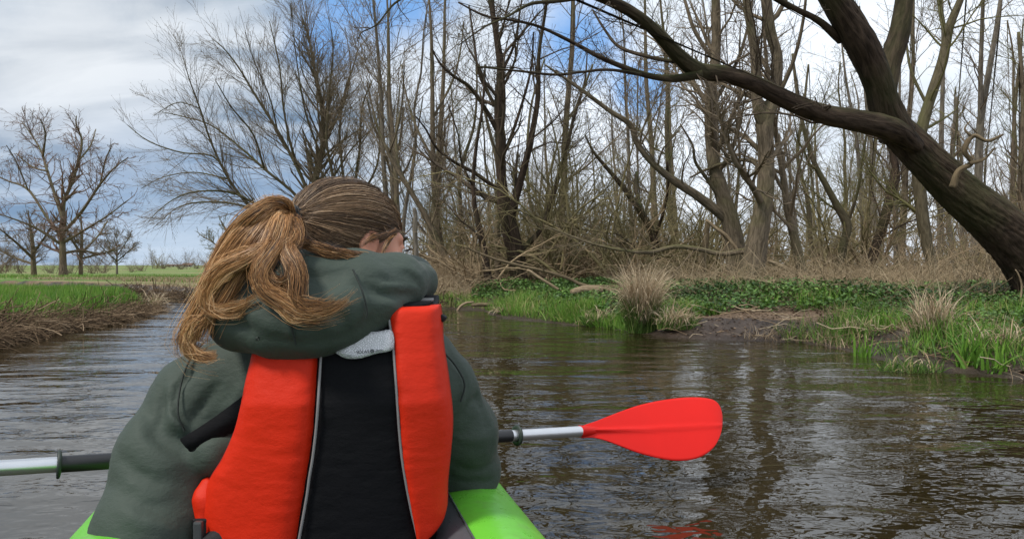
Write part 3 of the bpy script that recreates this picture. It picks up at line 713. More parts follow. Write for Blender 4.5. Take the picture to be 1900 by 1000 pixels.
# understorey shrubs: tangles of arching stems
def kind_shrub(seed, h, n, m_, spread=.6, wander=.16, rmin=.004, arch=-.05, lev=(5, 9, 1000, 3600)):
    rg = np.random.default_rng(seed); K_ = 9
    Q = np.empty((n, K_, 3)); Q[:, 0] = np.concatenate([rg.normal(0, h * .12, (n, 2)), np.full((n, 1), -.05)], 1)
    dr = unit(np.concatenate([rg.normal(0, spread, (n, 2)), np.ones((n, 1))], 1)); ln = h * rg.uniform(.7, 1.35, (n, 1))
    for k in range(1, K_):
        Q[:, k] = Q[:, k - 1] + dr * ln / (K_ - 1); dr = unit(dr + rg.normal(0, wander, (n, 3)) + np.array([0, 0, arch]))
    R = np.maximum((h * .011 * rg.uniform(.6, 1.3, (n, 1))) * (1 - .7 * np.linspace(0, 1, K_)[None]), rmin)
    sb = MB(); V, f, _ = tubes(Q, R, 4); sb.add(V, f)
    tw = MB(); a = grow(Q, R, lev[0], .15, (45, 15), (.3, .7, h * .5), K=6, wander=wander, trop=(0, 0, .03), rr=.55, rmin=rmin * .8, rg=rg, maxn=lev[2]); tw.add(*tubes(*a, 3)[:2])
    b = grow(*a, lev[1], .1, (42, 15), (.3, .8, h * .25), K=4, wander=wander, trop=(0, 0, .02), rr=.6, rmin=rmin * .65, rg=rg, maxn=lev[3]); tw.add(*tubes(*b, 3)[:2])
    root = empty('shrub'); sb.build('stems', m_, root); tag(tw.build('twigs', m_, root), kind='stuff')
    return root


sk = [kind_shrub(301, 1.7, 22, M_shrub_olive, .7, rmin=.003), kind_shrub(302, 1.5, 20, M_shrub_tan, .8, rmin=.003), kind_shrub(303, 2.3, 18, M_shrub_olive, .5, rmin=.003), kind_shrub(304, 1.6, 20, M_twig_brown, .75, rmin=.003)]
su = [False] * 4
spots = []
for j in range(17): spots.append((rg.uniform(860, 1290), rg.uniform(12.5, 17), j))
for j in range(22): spots.append((rg.uniform(1290, 2050), rg.uniform(13.5, 20), j))
for j in range(40): spots.append((rg.uniform(690, 2100), rg.uniform(20, 42), j))
for i, (px, d, j) in enumerate(spots):
    k = [0, 2, 1, 0, 2, 3][j % 6] if px < 1300 else [1, 0, 3, 1, 2, 1][j % 6]
    x = (px - CX) / F * d; z = float(ground(np.array([x]), np.array([d]))[0])
    sc = rg.uniform(.75, 1.3) * (1 if d < 20 else 1.35)
    if not su[k]:
        o = sk[k]; su[k] = True; o.location = (float(x), float(d), z); o.scale = (sc,) * 3
    else: o = copy_thing(sk[k], (x, d, z), rg.uniform(0, 6.28), sc)
    col = {0: 'olive green', 1: 'tan', 2: 'tall olive green', 3: 'brown'}[k]
    where = 'nearer the river behind the bank' if d < 20 else 'deep among the background trees'
    tag(o, f'{col} leafless shrub tangled in the undergrowth {where}', 'shrub', f'{col} shrubs {where}')

# distant shrubs and trees along the meadow horizon, left
def small_far(name, kindroot, px, d, sc, label, grp, cat):
    x = (px - CX) / F * d; z = float(ground(np.array([x]), np.array([d]))[0])
    o = copy_thing(kindroot, (x, d, z), rg.uniform(0, 6.28), sc); o.name = name; return tag(o, label, cat, grp)


for px, d, sc in [(8, 60, 1.0), (35, 52, .8), (95, 48, .7), (170, 46, .9), (190, 50, .8), (245, 60, .6), (262, 70, .8), (0, 44, .7), (130, 44, .7)]:
    small_far('shrub', sk[3], px, d, sc, 'low brown shrub on the meadow behind the oak', 'low shrubs behind the oak', 'shrub')
for i, (px, d, sc) in enumerate([(283, 110, .55), (293, 120, .65), (303, 115, .5), (338, 100, .6), (346, 105, .45), (366, 120, .55), (385, 110, .6), (400, 120, .7), (20, 120, .5), (-20, 110, .7)]):
    small_far('bare_tree', sk[[3, 0, 3][i % 3]] if i % 4 else kinds[3], px, d, sc * (2.6 if i % 4 else .8), 'tiny bare tree on the meadow horizon', 'tiny trees on the horizon', 'tree')

# farm buildings on the horizon
M_wall = simple('pale_render', (.62, .58, .52), .8, .1, 3); M_roof = simple('brown_roof_tiles', (.13, .075, .055), .8, .2, 3, bump=.4, bscale=6); M_win = simple('dark_window', (.03, .035, .04), .2, .1, 3)
def house(px, d, w, h, lab):
    x = (px - CX) / F * d; r = tag(empty('farm_building', (x, d, .0)), lab, 'building')
    b = MB(); dp = w * .5
    v = np.array([(sx * w / 2, sy * dp / 2, z) for z in (0, h) for sx, sy in ((-1, -1), (1, -1), (1, 1), (-1, 1))]) + np.array([x, d, 0])
    b.add(v, [(0, 1, 5, 4), (1, 2, 6, 5), (2, 3, 7, 6), (3, 0, 4, 7)]); b.build('wall', M_wall, r, False)
    b = MB(); e = .3; rh = h * .6
    v = np.array([(-w / 2 - e, -dp / 2 - e, h - .1), (w / 2 + e, -dp / 2 - e, h - .1), (w / 2 + e, dp / 2 + e, h - .1), (-w / 2 - e, dp / 2 + e, h - .1), (-w / 2 - e, 0, h + rh), (w / 2 + e, 0, h + rh)]) + np.array([x, d, 0])
    b.add(v, [(0, 1, 5, 4), (2, 3, 4, 5)]); b.add(v, [(3, 0, 4), (1, 2, 5)]); b.build('roof', M_roof, r, False)
    for k in (-.3, 0, .3):
        b = MB(); c = np.array([x + k * w, d - dp / 2 - .03, h * .5]); q = [(-.3, 0, -.2), (.3, 0, -.2), (.3, 0, .2), (-.3, 0, .2)]
        q = np.array(q); b.add(np.vstack([q, q + (0, .05, 0)]) + c, [(0, 1, 2, 3), (4, 7, 6, 5), (0, 4, 5, 1), (1, 5, 6, 2), (2, 6, 7, 3), (3, 7, 4, 0)]); b.build('window', M_win, r, False)


house(324, 260, 4.6, .55, 'low brown roofed farm building on the meadow horizon, left of the paler one')
house(349, 230, 2.6, .8, 'small pale farm building on the meadow horizon, right of the brown roofed one')

# ------------------------------------------------------------------ bank vegetation
def scatter(n, xr, yr, keep, rg):
    x = rg.uniform(*xr, n * 4); y = rg.uniform(*yr, n * 4); s = shore(x, y); m = keep(x, y, s)
    x, y = x[m][:n], y[m][:n]; return x, y, ground(x, y)


def blades(mb, x, y, z, h, w, rg, lean=.35, bend=.5, K=4, rnd=None, dirbias=None, z0=-.02):
    n = len(x); h = np.broadcast_to(h, (n,)) * rg.uniform(.6, 1.25, n); w = np.broadcast_to(w, (n,)) * rg.uniform(.7, 1.2, n)
    az = rg.uniform(0, 6.283, n); ld = np.stack([np.cos(az), np.sin(az)], 1) * (np.abs(rg.normal(0, lean, n)) + .03)[:, None]
    if dirbias is not None: ld = ld + dirbias
    fa = rg.uniform(0, 6.283, n); sd_ = np.stack([np.cos(fa), np.sin(fa), fa * 0], 1)
    t = np.linspace(0, 1, K)
    PP = np.empty((n, K, 3)); b = bend * rg.uniform(.3, 1.6, n)
    for k in range(K):
        o = h * (t[k] * 1.0); lat = t[k] + b * t[k] ** 2
        PP[:, k, 0] = x + ld[:, 0] * h * lat; PP[:, k, 1] = y + ld[:, 1] * h * lat
        ml = np.hypot(ld[:, 0], ld[:, 1]); PP[:, k, 2] = z + z0 + h * t[k] * (1 - .35 * np.minimum(ml * b * t[k] * 2, 1.7))
    wd = w[:, None] * (1 - t[None] ** 2 * .95) * .5
    V = np.stack([PP - sd_[:, None] * wd[..., None], PP + sd_[:, None] * wd[..., None]], 2)
    idx = np.arange(n * K * 2).reshape(n, K, 2); f = np.stack([idx[:, :-1, 0], idx[:, :-1, 1], idx[:, 1:, 1], idx[:, 1:, 0]], -1).reshape(-1, 4)
    r = rg.random(n) if rnd is None else rnd
    mb.add(V.reshape(-1, 3), f, np.repeat(r, K * 2))


def clumpy(x, y, sc, seed): return vnoise(np.stack([x, y, x * 0], -1), sc, seed, 2)


rg = np.random.default_rng(900)
# left bank: bright grass
mb = MB()
x, y, z = scatter(38000, (-9.5, -4.0), (4.5, 13.5), lambda x, y, s: (s > .02 + .10 * (y < 7)) & (is_left(x, y) > .5) & (s < 2.6) & (clumpy(x, y, 1.2, 4) > -.45 + .25 * np.maximum(0, s - 1)), rg)
blades(mb, x, y, z, (.135 + .07 * clumpy(x, y, 2.5, 7)), .008, rg, .25, .6, 3, np.clip(rg.normal(.55, .2, len(x)) + .25 * clumpy(x, y, .8, 2), 0, 1))
x, y, z = scatter(3500, (-7, -4.0), (4.5, 13.5), lambda x, y, s: (s > .02) & (is_left(x, y) > .5) & (s < .4) & (clumpy(x, y, 2, 9) > .0), rg)
blades(mb, x, y, z, .16, .008, rg, .5, 1.0, 4, np.clip(rg.normal(.5, .2, len(x)), 0, 1))
x, y, z = scatter(14000, (-26, -5.0), (9, 34), lambda x, y, s: (s > 1.8) & (is_left(x, y) > .5) & (clumpy(x, y, .35, 14) > .0), rg)
blades(mb, x, y, z, .12, .018, rg, .3, .6, 3, np.clip(rg.normal(.55, .2, len(x)), 0, 1))
tag(mb.build('grass', M_grass), 'bright green grass on the left bank and meadow', 'grass', kind='stuff')
# tan dry grass band behind it
mb = MB()
x, y, z = scatter(30000, (-20, -4.6), (7, 24), lambda x, y, s: (s > 1.9) & (x < -4) & ((clumpy(x, y, .35, 14) < .1) | (s < 4.5)), rg)
blades(mb, x, y, z, .13, .012, rg, .4, .9, 3, np.clip(rg.normal(.5, .22, len(x)), 0, 1))
x, y, z = scatter(9000, (-9, -.5), (11.5, 17), lambda x, y, s: (s > .05) & (s < 2.5) & (y > 11.3) & (y > 12.6 - .0 * x), rg)
blades(mb, x, y, z, .09, .010, rg, .45, 1.0, 3, np.clip(rg.normal(.55, .22, len(x)), 0, 1))
tag(mb.build('dry_grass', M_straw), 'tan dry grass in bands across the meadow and far bank', 'dry grass', kind='stuff')
# matted dead reeds hanging over the left bank edge
mb = MB(); n = 6500
t = rg.random(n) ** 1.25 * .86; line = np.array([(-3.95, 4.5), (-4.1, 6.2), (-4.34, 7.4), (-4.36, 8.24), (-4.6, 9.27), (-4.9, 10.4), (-5.6, 11.8)])
c = catmull(np.hstack([line, line[:, :1] * 0]), 200); i = (t * 198).astype(int); tg = unit(c[i + 1] - c[i]); nrm = np.stack([-tg[:, 1], tg[:, 0], tg[:, 0] * 0], 1)
off = -rg.normal(.10, .12, n) * np.sign(nrm[:, 0] + 1e-9)
p0 = c[i] + nrm * off[:, None]
lump = .5 + .5 * clumpy(p0[:, 0], p0[:, 1], 2.2, 31)
p0[:, 2] = np.maximum(np.abs(rg.normal(.05, .05, n)) * (.5 + lump), .01) * np.clip(1.2 - t * 1.1, .25, 1.1) + .10 * sstep(-.05, .25, off) * (1 - .5 * t)
dr = unit(tg * rg.normal(0, 1, (n, 1)) + nrm * rg.normal(-.5, .6, (n, 1)) + np.array([0, 0, 1]) * rg.normal(.05, .3, (n, 1)))
K_ = 5; Q = np.empty((n, K_, 3)); Q[:, 0] = p0; ln = rg.uniform(.12, .42, (n, 1)) * (1.1 - .6 * t[:, None])
for k in range(1, K_):
    Q[:, k] = Q[:, k - 1] + dr * ln / (K_ - 1); dr = unit(dr + rg.normal(0, .22, (n, 3)) + np.array([0, 0, -.14]))
Q[..., 2] = np.maximum(Q[..., 2], -.02)
R = np.repeat(rg.uniform(.0016, .0045, (n, 1)), K_, 1); v, f, r = tubes(Q, R, 3, rnd=np.clip(rg.normal(.38, .27, n), 0, 1)); mb.add(v, f, r)
tag(mb.build('dead_reeds', M_reedmat), 'matted brown dead reeds hanging over the edge of the left bank', 'dead reeds', kind='stuff')
# far bank edge reeds
mb = MB(); n = 1500
t = rg.random(n); line = np.array([(-8.6, 16.8), (-6.9, 14.95), (-5.5, 13.35), (-2.98, 12.25), (-.84, 11.05)])
c = catmull(np.hstack([line, line[:, :1] * 0]), 200); i = (t * 198).astype(int)
p0 = c[i] + rg.normal(0, .12, (n, 3)); p0[:, 2] = np.abs(rg.normal(.05, .04, n)); dr = unit(rg.normal(0, 1, (n, 3)) * (1, 1, .5)); Q = np.empty((n, K_, 3)); Q[:, 0] = p0; ln = rg.uniform(.15, .4, (n, 1))
for k in range(1, K_):
    Q[:, k] = Q[:, k - 1] + dr * ln / (K_ - 1); dr = unit(dr + rg.normal(0, .2, (n, 3)) + np.array([0, 0, -.1]))
R = np.repeat(rg.uniform(.003, .007, (n, 1)), K_, 1); v, f, r = tubes(Q, R, 3, rnd=np.clip(rg.normal(.22, .2, n), 0, 1)); mb.add(v, f, r)
tag(mb.build('dead_reeds', M_reedmat), 'brown dead reeds along the far bank where the river bends left', 'dead reeds', kind='stuff')


# right bank: leafy ground cover
def leaves(mb, x, y, z, size, rg, rnd, tilt=.5):
    n = len(x); az = rg.uniform(0, 6.283, n); L = size * rg.uniform(.6, 1.3, n)
    u = unit(np.stack([np.cos(az), np.sin(az), rg.normal(0, tilt, n)], 1)); w = unit(np.cross(u, unit(rg.normal(0, .35, (n, 3)) + (0, 0, 1))))
    c = np.stack([x, y, z], 1); Ln = L[:, None]
    up = np.cross(w, u) * .12 * Ln
    V = np.stack([c, c + u * Ln * .45 + w * Ln * .33 + up, c + u * Ln, c + u * Ln * .45 - w * Ln * .33 + up], 1)
    idx = np.arange(n * 4).reshape(n, 4); mb.add(V.reshape(-1, 3), np.concatenate([idx[:, [0, 1, 2]], idx[:, [0, 2, 3]]]), np.repeat(rnd, 4))


right = lambda x, y: (x > -1.2) & (x + .1 * y > 0)
def mud(x, y):   # bare muddy stretch below the cover
    return np.exp(-((x - 2.1) / 1.1) ** 2 - ((y - 6.9) / .55) ** 2)
mb = MB()
x, y, z = scatter(60000, (-.6, 9.0), (4.0, 12.5), lambda x, y, s: right(x, y) & (s > .3 + .2 * (x > 1.2) + .25 * clumpy(x, y, 1.5, 3)) & (s < 4.2) & (mud(x, y) < .5) & (clumpy(x, y, 1.1, 21) > -.6), rg)
hgt = .06 + .16 * (.5 + .5 * clumpy(x, y, 2.3, 22)) * sstep(.3, 1.0, shore(x, y))
leaves(mb, x, y, z + hgt * rg.random(len(x)) ** .6, .032 + .012 * (y > 7), rg, np.clip(rg.normal(.4, .2, len(x)) + .3 * clumpy(x, y, 1.4, 23), 0, 1))
tag(mb.build('ground_cover', M_leaf), 'dark green nettles and leafy ground cover on the right bank', 'ground cover', kind='stuff')
# leaf litter, twigs on the mud
mb = MB()
x, y, z = scatter(9000, (0, 8), (4.2, 10), lambda x, y, s: right(x, y) & (s > .06) & (s < 2.5), rg)
leaves(mb, x, y, z + .006, .03, rg, rg.random(len(x)), .12)
tag(mb.build('leaf_litter', M_litter), 'brown leaf litter scattered on the mud of the right bank', 'leaf litter', kind='stuff')
# fresh grass at the water's edge
mb = MB()
def tuftfield(n, xr, yr, smin, smax, th, seed, h, w, mean, K=4, bend=.9, lean=.35):
    x, y, z = scatter(n, xr, yr, lambda x, y, s: right(x, y) & (s > smin) & (s < smax) & (clumpy(x, y, 1.6, seed) > th) & (mud(x, y) < .45), rg)
    blades(mb, x, y, z, h * (1 + .5 * clumpy(x, y, 3.1, seed + 1)), w, rg, lean, bend, K, np.clip(rg.normal(mean, .25, len(x)) + .2 * clumpy(x, y, 2, seed), 0, 1))
tuftfield(5200, (-.4, 1.0), (8.0, 10.8), .02, 1.3, -.3, 41, .17, .008, .6)
tuftfield(1800, (-2.2, -.2), (9.5, 12.0), .05, 1.2, -.1, 42, .12, .009, .7)
tuftfield(6500, (.3, 2.6), (6.7, 8.9), .0, .95, -.35, 43, .14, .007, .62)
tuftfield(6200, (2.2, 4.6), (4.0, 6.8), .0, 1.5, -.3, 44, .15, .006, .5)
tuftfield(5200, (1.5, 4.5), (4.5, 8.5), .4, 2.2, .3, 45, .18, .007, .55)
tag(mb.build('grass', M_grass), 'fresh green grass along the waterline of the right bank', 'grass', kind='stuff')
# dead stalks lying through the right bank foreground
mb = MB()
x, y, z = scatter(4600, (1.9, 4.6), (3.9, 7.2), lambda x, y, s: (s > -.02) & (s < 1.3) & (mud(x, y) < .6) & (clumpy(x, y, 1.9, 51) > -.25), rg)
blades(mb, x, y, z, .14, .0045, rg, .7, 1.3, 5, np.clip(rg.normal(.5, .25, len(x)), 0, 1))
n = 130; x, y, z = scatter(n, (1.2, 5), (4.0, 7.5), lambda x, y, s: (s > .0) & (s < 1.5), rg); n = len(x)
az = rg.normal(0, .5, n) + np.where(rg.random(n) < .5, 0, math.pi); dr = np.stack([np.cos(az), np.sin(az), rg.normal(.06, .12, n)], 1); ln = rg.uniform(.12, .42, (n, 1))
Q = np.stack([np.stack([x, y, z + .03], 1) + dr * ln * k / 3 + rg.normal(0, .012, (n, 3)) for k in range(4)], 1); v, f, r = tubes(Q, np.repeat(rg.uniform(.0018, .005, (n, 1)), 4, 1), 3, rnd=rg.random(n)); mb.add(v, f, r)
tag(mb.build('dead_stalks', M_straw), 'pale dead stalks strewn over the near right bank', 'dead stalks', kind='stuff')
# dry bramble / reed brush behind the cover
mb = MB()
def brush(n, xr, yr, h, keep=lambda x, y, s: s > 1.2, rad=(.0022, .0042), mean=.5, spread=.55):
    x, y, z = scatter(n, xr, yr, keep, rg); n = len(x); K2 = 5
    dr = unit(np.concatenate([rg.normal(0, spread, (n, 2)), np.ones((n, 1))], 1)); ln = (h * (1 + .4 * clumpy(x, y, 1.1, 61)) * rg.uniform(.5, 1.3, n))[:, None]
    Q = np.empty((n, K2, 3)); Q[:, 0] = np.stack([x, y, z - .03], 1)
    for k in range(1, K2):
        Q[:, k] = Q[:, k - 1] + dr * ln / (K2 - 1); dr = unit(dr + rg.normal(0, .18, (n, 3)) + np.array([0, 0, -.16]))
    v, f, r = tubes(Q, rg.uniform(*rad, (n, 1)) * np.linspace(1, .5, K2)[None], 3, rnd=np.clip(rg.normal(mean, .22, n), 0, 1)); mb.add(v, f, r)
brush(5500, (1.6, 10), (8.2, 13), .55, lambda x, y, s: (s > 1.6) & (y > 8.0 + .0 * x), (.0022, .0042), .5, .8)
brush(4200, (2.6, 9), (6.8, 10), .5, lambda x, y, s: (s > 1.7) & (x > 3.2), (.002, .0036), .55, .8)
brush(4500, (-3.5, -.6), (11.4, 16), .55, lambda x, y, s: (s > .4), (.003, .005), .62, .7)
brush(5000, (-2, 16), (13, 22), .6, lambda x, y, s: (s > 1.6), (.004, .007), .42, .8)
tag(mb.build('dry_brush', M_brush), 'tan dry bramble and reed stems filling the ground under the trees', 'dry brush', kind='stuff')


# tussocks: individual things
def arching(mb, base, out, h, w, rg, spread, grav, K, rnd):
    """ribbons that rise, arch over under their own weight and hang at the tips"""
    n = len(base); Q = np.empty((n, K, 3)); Q[:, 0] = base; L = h * rg.uniform(.35, 1.3, (n, 1))
    d = unit(np.concatenate([out + rg.normal(0, spread, (n, 2)), np.ones((n, 1))], 1)); gv = grav * rg.uniform(.3, 1.5, (n, 1))
    side = unit(np.cross(d, rg.normal(0, 1, (n, 3))))
    for k in range(1, K):
        Q[:, k] = Q[:, k - 1] + d * L / (K - 1); hz = unit(np.concatenate([d[:, :2], np.zeros((n, 1))], 1))
        d = unit(d + (np.array([0, 0, -1.]) + hz * .35) * gv * (k / K) ** 1.3 * .5 + rg.normal(0, .05, (n, 3)))
    Q[..., 2] = np.maximum(Q[..., 2], .004)
    wd = (w * rg.uniform(.6, 1.2, (n, 1)) * (1 - np.linspace(0, 1, K)[None] ** 3 * .9) * .5)[..., None]
    V = np.stack([Q - side[:, None] * wd, Q + side[:, None] * wd], 2); idx = np.arange(n * K * 2).reshape(n, K, 2)
    mb.add(V.reshape(-1, 3), np.stack([idx[:, :-1, 0], idx[:, :-1, 1], idx[:, 1:, 1], idx[:, 1:, 0]], -1).reshape(-1, 4), np.repeat(rnd, K * 2))


# tussocks: individual things
def tussock(px, py, n_dry, n_green, h, rad, lab, cat='tussock', droop=1.4, lean=.35):
    d = H * F / (py - HY); c = P(px, py, d); z = float(ground(np.array([c[0]]), np.array([c[1]]))[0]); z = max(z, 0); r = tag(empty('sedge_tussock', (c[0], c[1], z)), lab, cat)
    for nm, n, m_, hh, mean, gr, q0 in (('dry_blades', n_dry, M_straw, h, .72, droop, .85), ('green_blades', n_green, M_sedge, h * .55, .35, .7, 1.15)):
        if not n: continue
        a = rg.uniform(0, 6.283, n); q = rad * q0 * np.sqrt(rg.random(n)); b = MB()
        base = np.stack([c[0] + np.cos(a) * q, c[1] + np.sin(a) * q * .7, np.full(n, z - .01)], 1); o2 = np.stack([np.cos(a), np.sin(a)], 1) * (q / rad * .08)[:, None]
        arching(b, base, o2, hh, .0065, rg, lean, gr, 9, np.clip(rg.normal(mean, .2, n), 0, 1)); b.build(nm, m_, r)


tussock(1190, 618, 1500, 1700, .60, .11, 'tall shaggy tussock of drooping straw coloured sedge at the water on the right bank', droop=1.35, lean=.10)
tussock(1255, 622, 260, 520, .26, .16, 'low green and yellow sedge tussock directly right of the tall straw one')
tussock(1110, 605, 120, 500, .22, .16, 'low mostly green sedge tussock just left of the tall straw one')
tussock(945, 585, 350, 90, .16, .22, 'small matted straw tussock beside the green grass clump on the far right bank', droop=2.2, lean=.9)
tussock(1730, 662, 300, 260, .34, .12, 'upright straw and green tuft on the near right bank', droop=.9, lean=.13)
tussock(1590, 640, 100, 200, .17, .12, 'small green tuft at the waterline beside the mud')
tussock(1690, 688, 25, 330, .16, .16, 'green grass tuft touching the water nearest the camera')
tussock(1860, 680, 120, 260, .2, .2, 'green tuft at the right edge by the water')
tussock(288, 568, 160, 20, .42, .08, 'arching pale reed tuft leaning over the water at the tip of the left bank', droop=2.4, lean=.7)


# leafy rosettes and iris clumps: things
def leafclump(px, py, n, h, w, lab, m_=None, name='iris_clump', cat='plant', up=0.0):
    d = (H - .12) * F / (py - HY); c = P(px, py, d); z = float(ground(np.array([c[0]]), np.array([c[1]]))[0])
    b = MB(); a = rg.uniform(0, 6.283, n); q = .07 * np.sqrt(rg.random(n))
    blades(b, c[0] + np.cos(a) * q, c[1] + np.sin(a) * q, np.full(n, z + up), h, w, rg, .3, .7, 6, np.clip(rg.normal(.55, .15, n), 0, 1))
    o = b.build(name, m_ or M_grass); tag(o, lab, cat); return o


leafclump(1800, 650, 46, .24, .016, 'broad bladed bright green clump right of the upright straw tuft')
leafclump(1845, 655, 34, .2, .016, 'broad bladed green clump at the right edge of the near bank')
leafclump(1600, 628, 30, .16, .012, 'small green bladed clump left of the near straw tuft')
leafclump(1650, 612, 46, .15, .02, 'spreading green rosette in the middle of the right bank')
leafclump(1430, 586, 46, .13, .02, 'light green leafy rosette above the bare mud')
leafclump(1770, 625, 30, .2, .014, 'narrow green clump behind the upright straw tuft')


# logs and fallen branches
def log(name, lab, pts, d, m_, dd=0.0, sides=12, cat='log', ridge=.1, extra=()):
    p, r = guide(pts, d, dd); root = tag(empty(name, p[0]), lab, cat); b = MB(); limb_tube(b, p, r, sides, .03, ridge, 5, 70, True, .12); b.build('stem', m_, root)
    for e in extra:
        b = MB(); limb_tube(b, *guide(e, d, 0), sides=7, step=.04, ridge=.05, seed=4); b.build('side_branch', m_, root)


log('fallen_log', 'cut pale fallen log lying on the bank left of the tall straw tussock', [(1060, 543, 16), (1085, 538, 22), (1120, 540, 22), (1155, 546, 16)], 9.6, M_dead, .2)
log('fallen_branch', 'long bowed fallen branch running from the leaning slender tree down to the cut log', [(862, 458, 4), (890, 470, 5), (930, 484, 7), (970, 494, 8), (1010, 503, 8), (1050, 515, 9), (1085, 530, 10), (1120, 532, 9), (1160, 532, 7)], 9.8, M_stub, .2, 8, 'branch',
    extra=[[(890, 470, 4), (870, 460, 3), (856, 440, 2)], [(1010, 503, 4), (1000, 490, 2), (985, 480, 1.5)]])
log('fallen_branch', 'straight pale branch slanting to the ground right of the stout trunk', [(978, 500, 8), (1000, 515, 8), (1025, 530, 8), (1045, 543, 7)], 10.5, M_dead, 0, 8, 'branch')
log('fallen_log', 'thin grey log lying along the grass right of the tall straw tussock', [(1255, 572, 9), (1285, 574, 11), (1320, 571, 10), (1350, 569, 8)], 8.2, M_dead, .1, 10)
log('fallen_branch', 'dead branch slanting down right from the foot of the twin trunks', [(1425, 484, 9), (1450, 494, 10), (1475, 506, 9), (1500, 522, 8), (1522, 540, 6)], 10.0, M_dead, .1, 8, 'branch')
log('driftwood', 'small forked driftwood standing at the waterline far right bank', [(848, 578, 7), (855, 568, 7), (865, 562, 6), (880, 560, 4)], 10.6, M_dead, 0, 8, 'driftwood')
log('fallen_log', 'low straight log on the mud of the far right bank', [(875, 566, 9), (905, 565, 10), (925, 566, 8)], 10.4, M_stub, .1, 8)
log('fallen_branch', 'thin stick lying on the bare mud at the waterline', [(1290, 604, 3), (1340, 600, 4), (1390, 602, 4), (1440, 606, 3)], 7.1, M_dead, .1, 6, 'branch')
log('fallen_branch', 'curved pale stick rising at the right edge of the brush', [(1893, 560, 5), (1896, 530, 5), (1890, 510, 4), (1884, 500, 3)], 6.3, M_dead, .0, 6, 'branch')
log('fallen_branch', 'tangled dead branch propped against the foot of the left twin trunk', [(1310, 408, 8), (1330, 425, 9), (1350, 440, 10), (1372, 470, 9)], 11.2, M_dead, .0, 8, 'branch', extra=[[(1330, 425, 4), (1345, 455, 3), (1340, 500, 2)], [(1355, 445, 4), (1330, 480, 3), (1290, 540, 2)]])

# ------------------------------------------------------------------ smooth solids (signed distance fields meshed with surface nets)
def smin(a, b, k):
    h = np.clip(.5 + .5 * (b - a) / k, 0, 1); return b * (1 - h) + a * h - k * h * (1 - h)


def cone(p, a, b, ra, rb):
    a = np.asarray(a, float); b = np.asarray(b, float); ab = b - a; t = np.clip(((p - a) @ ab) / (ab @ ab), 0, 1)
    return np.linalg.norm(p - a - t[..., None] * ab, axis=-1) - (ra + (rb - ra) * t)


def ellip(p, c, r, R=None):
    q = p - np.asarray(c, float)
    if R is not None: q = q @ R
    r = np.asarray(r, float); k0 = np.linalg.norm(q / r, axis=-1); k1 = np.linalg.norm(q / (r * r), axis=-1)
    return k0 * (k0 - 1) / np.maximum(k1, 1e-9)


def chain(p, pts, rad, k=.02):
    d = None
    for i in range(len(pts) - 1):
        c = cone(p, pts[i], pts[i + 1], rad[i], rad[i + 1]); d = c if d is None else smin(d, c, k)
    return d


def surface(fn, lo, hi, h):
    lo = np.asarray(lo, float); hi = np.asarray(hi, float); n = np.ceil((hi - lo) / h).astype(int) + 1
    ax = [lo[i] + h * np.arange(n[i]) for i in range(3)]
    Gd = np.stack(np.meshgrid(*ax, indexing='ij'), -1); val = fn(Gd.reshape(-1, 3)).reshape(n)
    neg = val < 0
    c = np.zeros(n - 1, int)
    offs = [(i, j, k) for i in (0, 1) for j in (0, 1) for k in (0, 1)]
    for o in offs: c += neg[o[0]:n[0] - 1 + o[0], o[1]:n[1] - 1 + o[1], o[2]:n[2] - 1 + o[2]]
    act = (c > 0) & (c < 8); cell = np.argwhere(act); vid = -np.ones(n - 1, int); vid[act] = np.arange(len(cell))
    acc = np.zeros((len(cell), 3)); cnt = np.zeros(len(cell))
    for a in range(3):
        for u in (0, 1):
            for v in (0, 1):
                o0 = [0, 0, 0]; b1, b2 = [x for x in range(3) if x != a]; o0[b1] = u; o0[b2] = v; o1 = list(o0); o1[a] = 1
                v0 = val[tuple((cell + o0).T)]; v1 = val[tuple((cell + o1).T)]; m = (v0 < 0) != (v1 < 0)
                t = np.where(m, v0 / np.where(m, v0 - v1, 1), 0); q = np.array(o0, float)[None].repeat(len(cell), 0); q[:, a] = t
                acc += q * m[:, None]; cnt += m
    V = lo + h * (cell + acc / cnt[:, None]); faces = []
    for a in range(3):
        b1, b2 = (a + 1) % 3, (a + 2) % 3
        s0 = [slice(None)] * 3; s1 = [slice(None)] * 3; s0[a] = slice(0, -1); s1[a] = slice(1, None)
        e0 = neg[tuple(s0)]; e1 = neg[tuple(s1)]
        ed = np.argwhere(e0 != e1); ed = ed[(ed[:, b1] > 0) & (ed[:, b2] > 0) & (ed[:, b1] < n[b1] - 1) & (ed[:, b2] < n[b2] - 1)]
        flip = e0[tuple(ed.T)]
        q = []
        for d1, d2 in ((0, 0), (1, 0), (1, 1), (0, 1)):
            w = ed.copy(); w[:, b1] -= d1; w[:, b2] -= d2; q.append(vid[tuple(w.T)])
        q = np.stack(q, 1); q[~flip] = q[~flip][:, ::-1]; faces.append(q[:, ::-1])
    Fq = np.concatenate(faces); Fq = Fq[(Fq >= 0).all(1)]
    return V, Fq[:, ::-1]


def vnormals(V, Fq):
    nr = np.cross(V[Fq[:, 2]] - V[Fq[:, 0]], V[Fq[:, 3]] - V[Fq[:, 1]]); N = np.zeros_like(V)
    for k in range(4): np.add.at(N, Fq[:, k], nr)
    return unit(N)


def relax(V, Fq, n=2, lam=.5):
    for _ in range(n):
        acc = np.zeros_like(V); cnt = np.zeros(len(V))
        for k in range(4):
            a, b = Fq[:, k], Fq[:, (k + 1) % 4]; np.add.at(acc, a, V[b]); np.add.at(cnt, a, 1); np.add.at(acc, b, V[a]); np.add.at(cnt, b, 1)
        V = V + lam * (acc / np.maximum(cnt, 1)[:, None] - V)
    return V


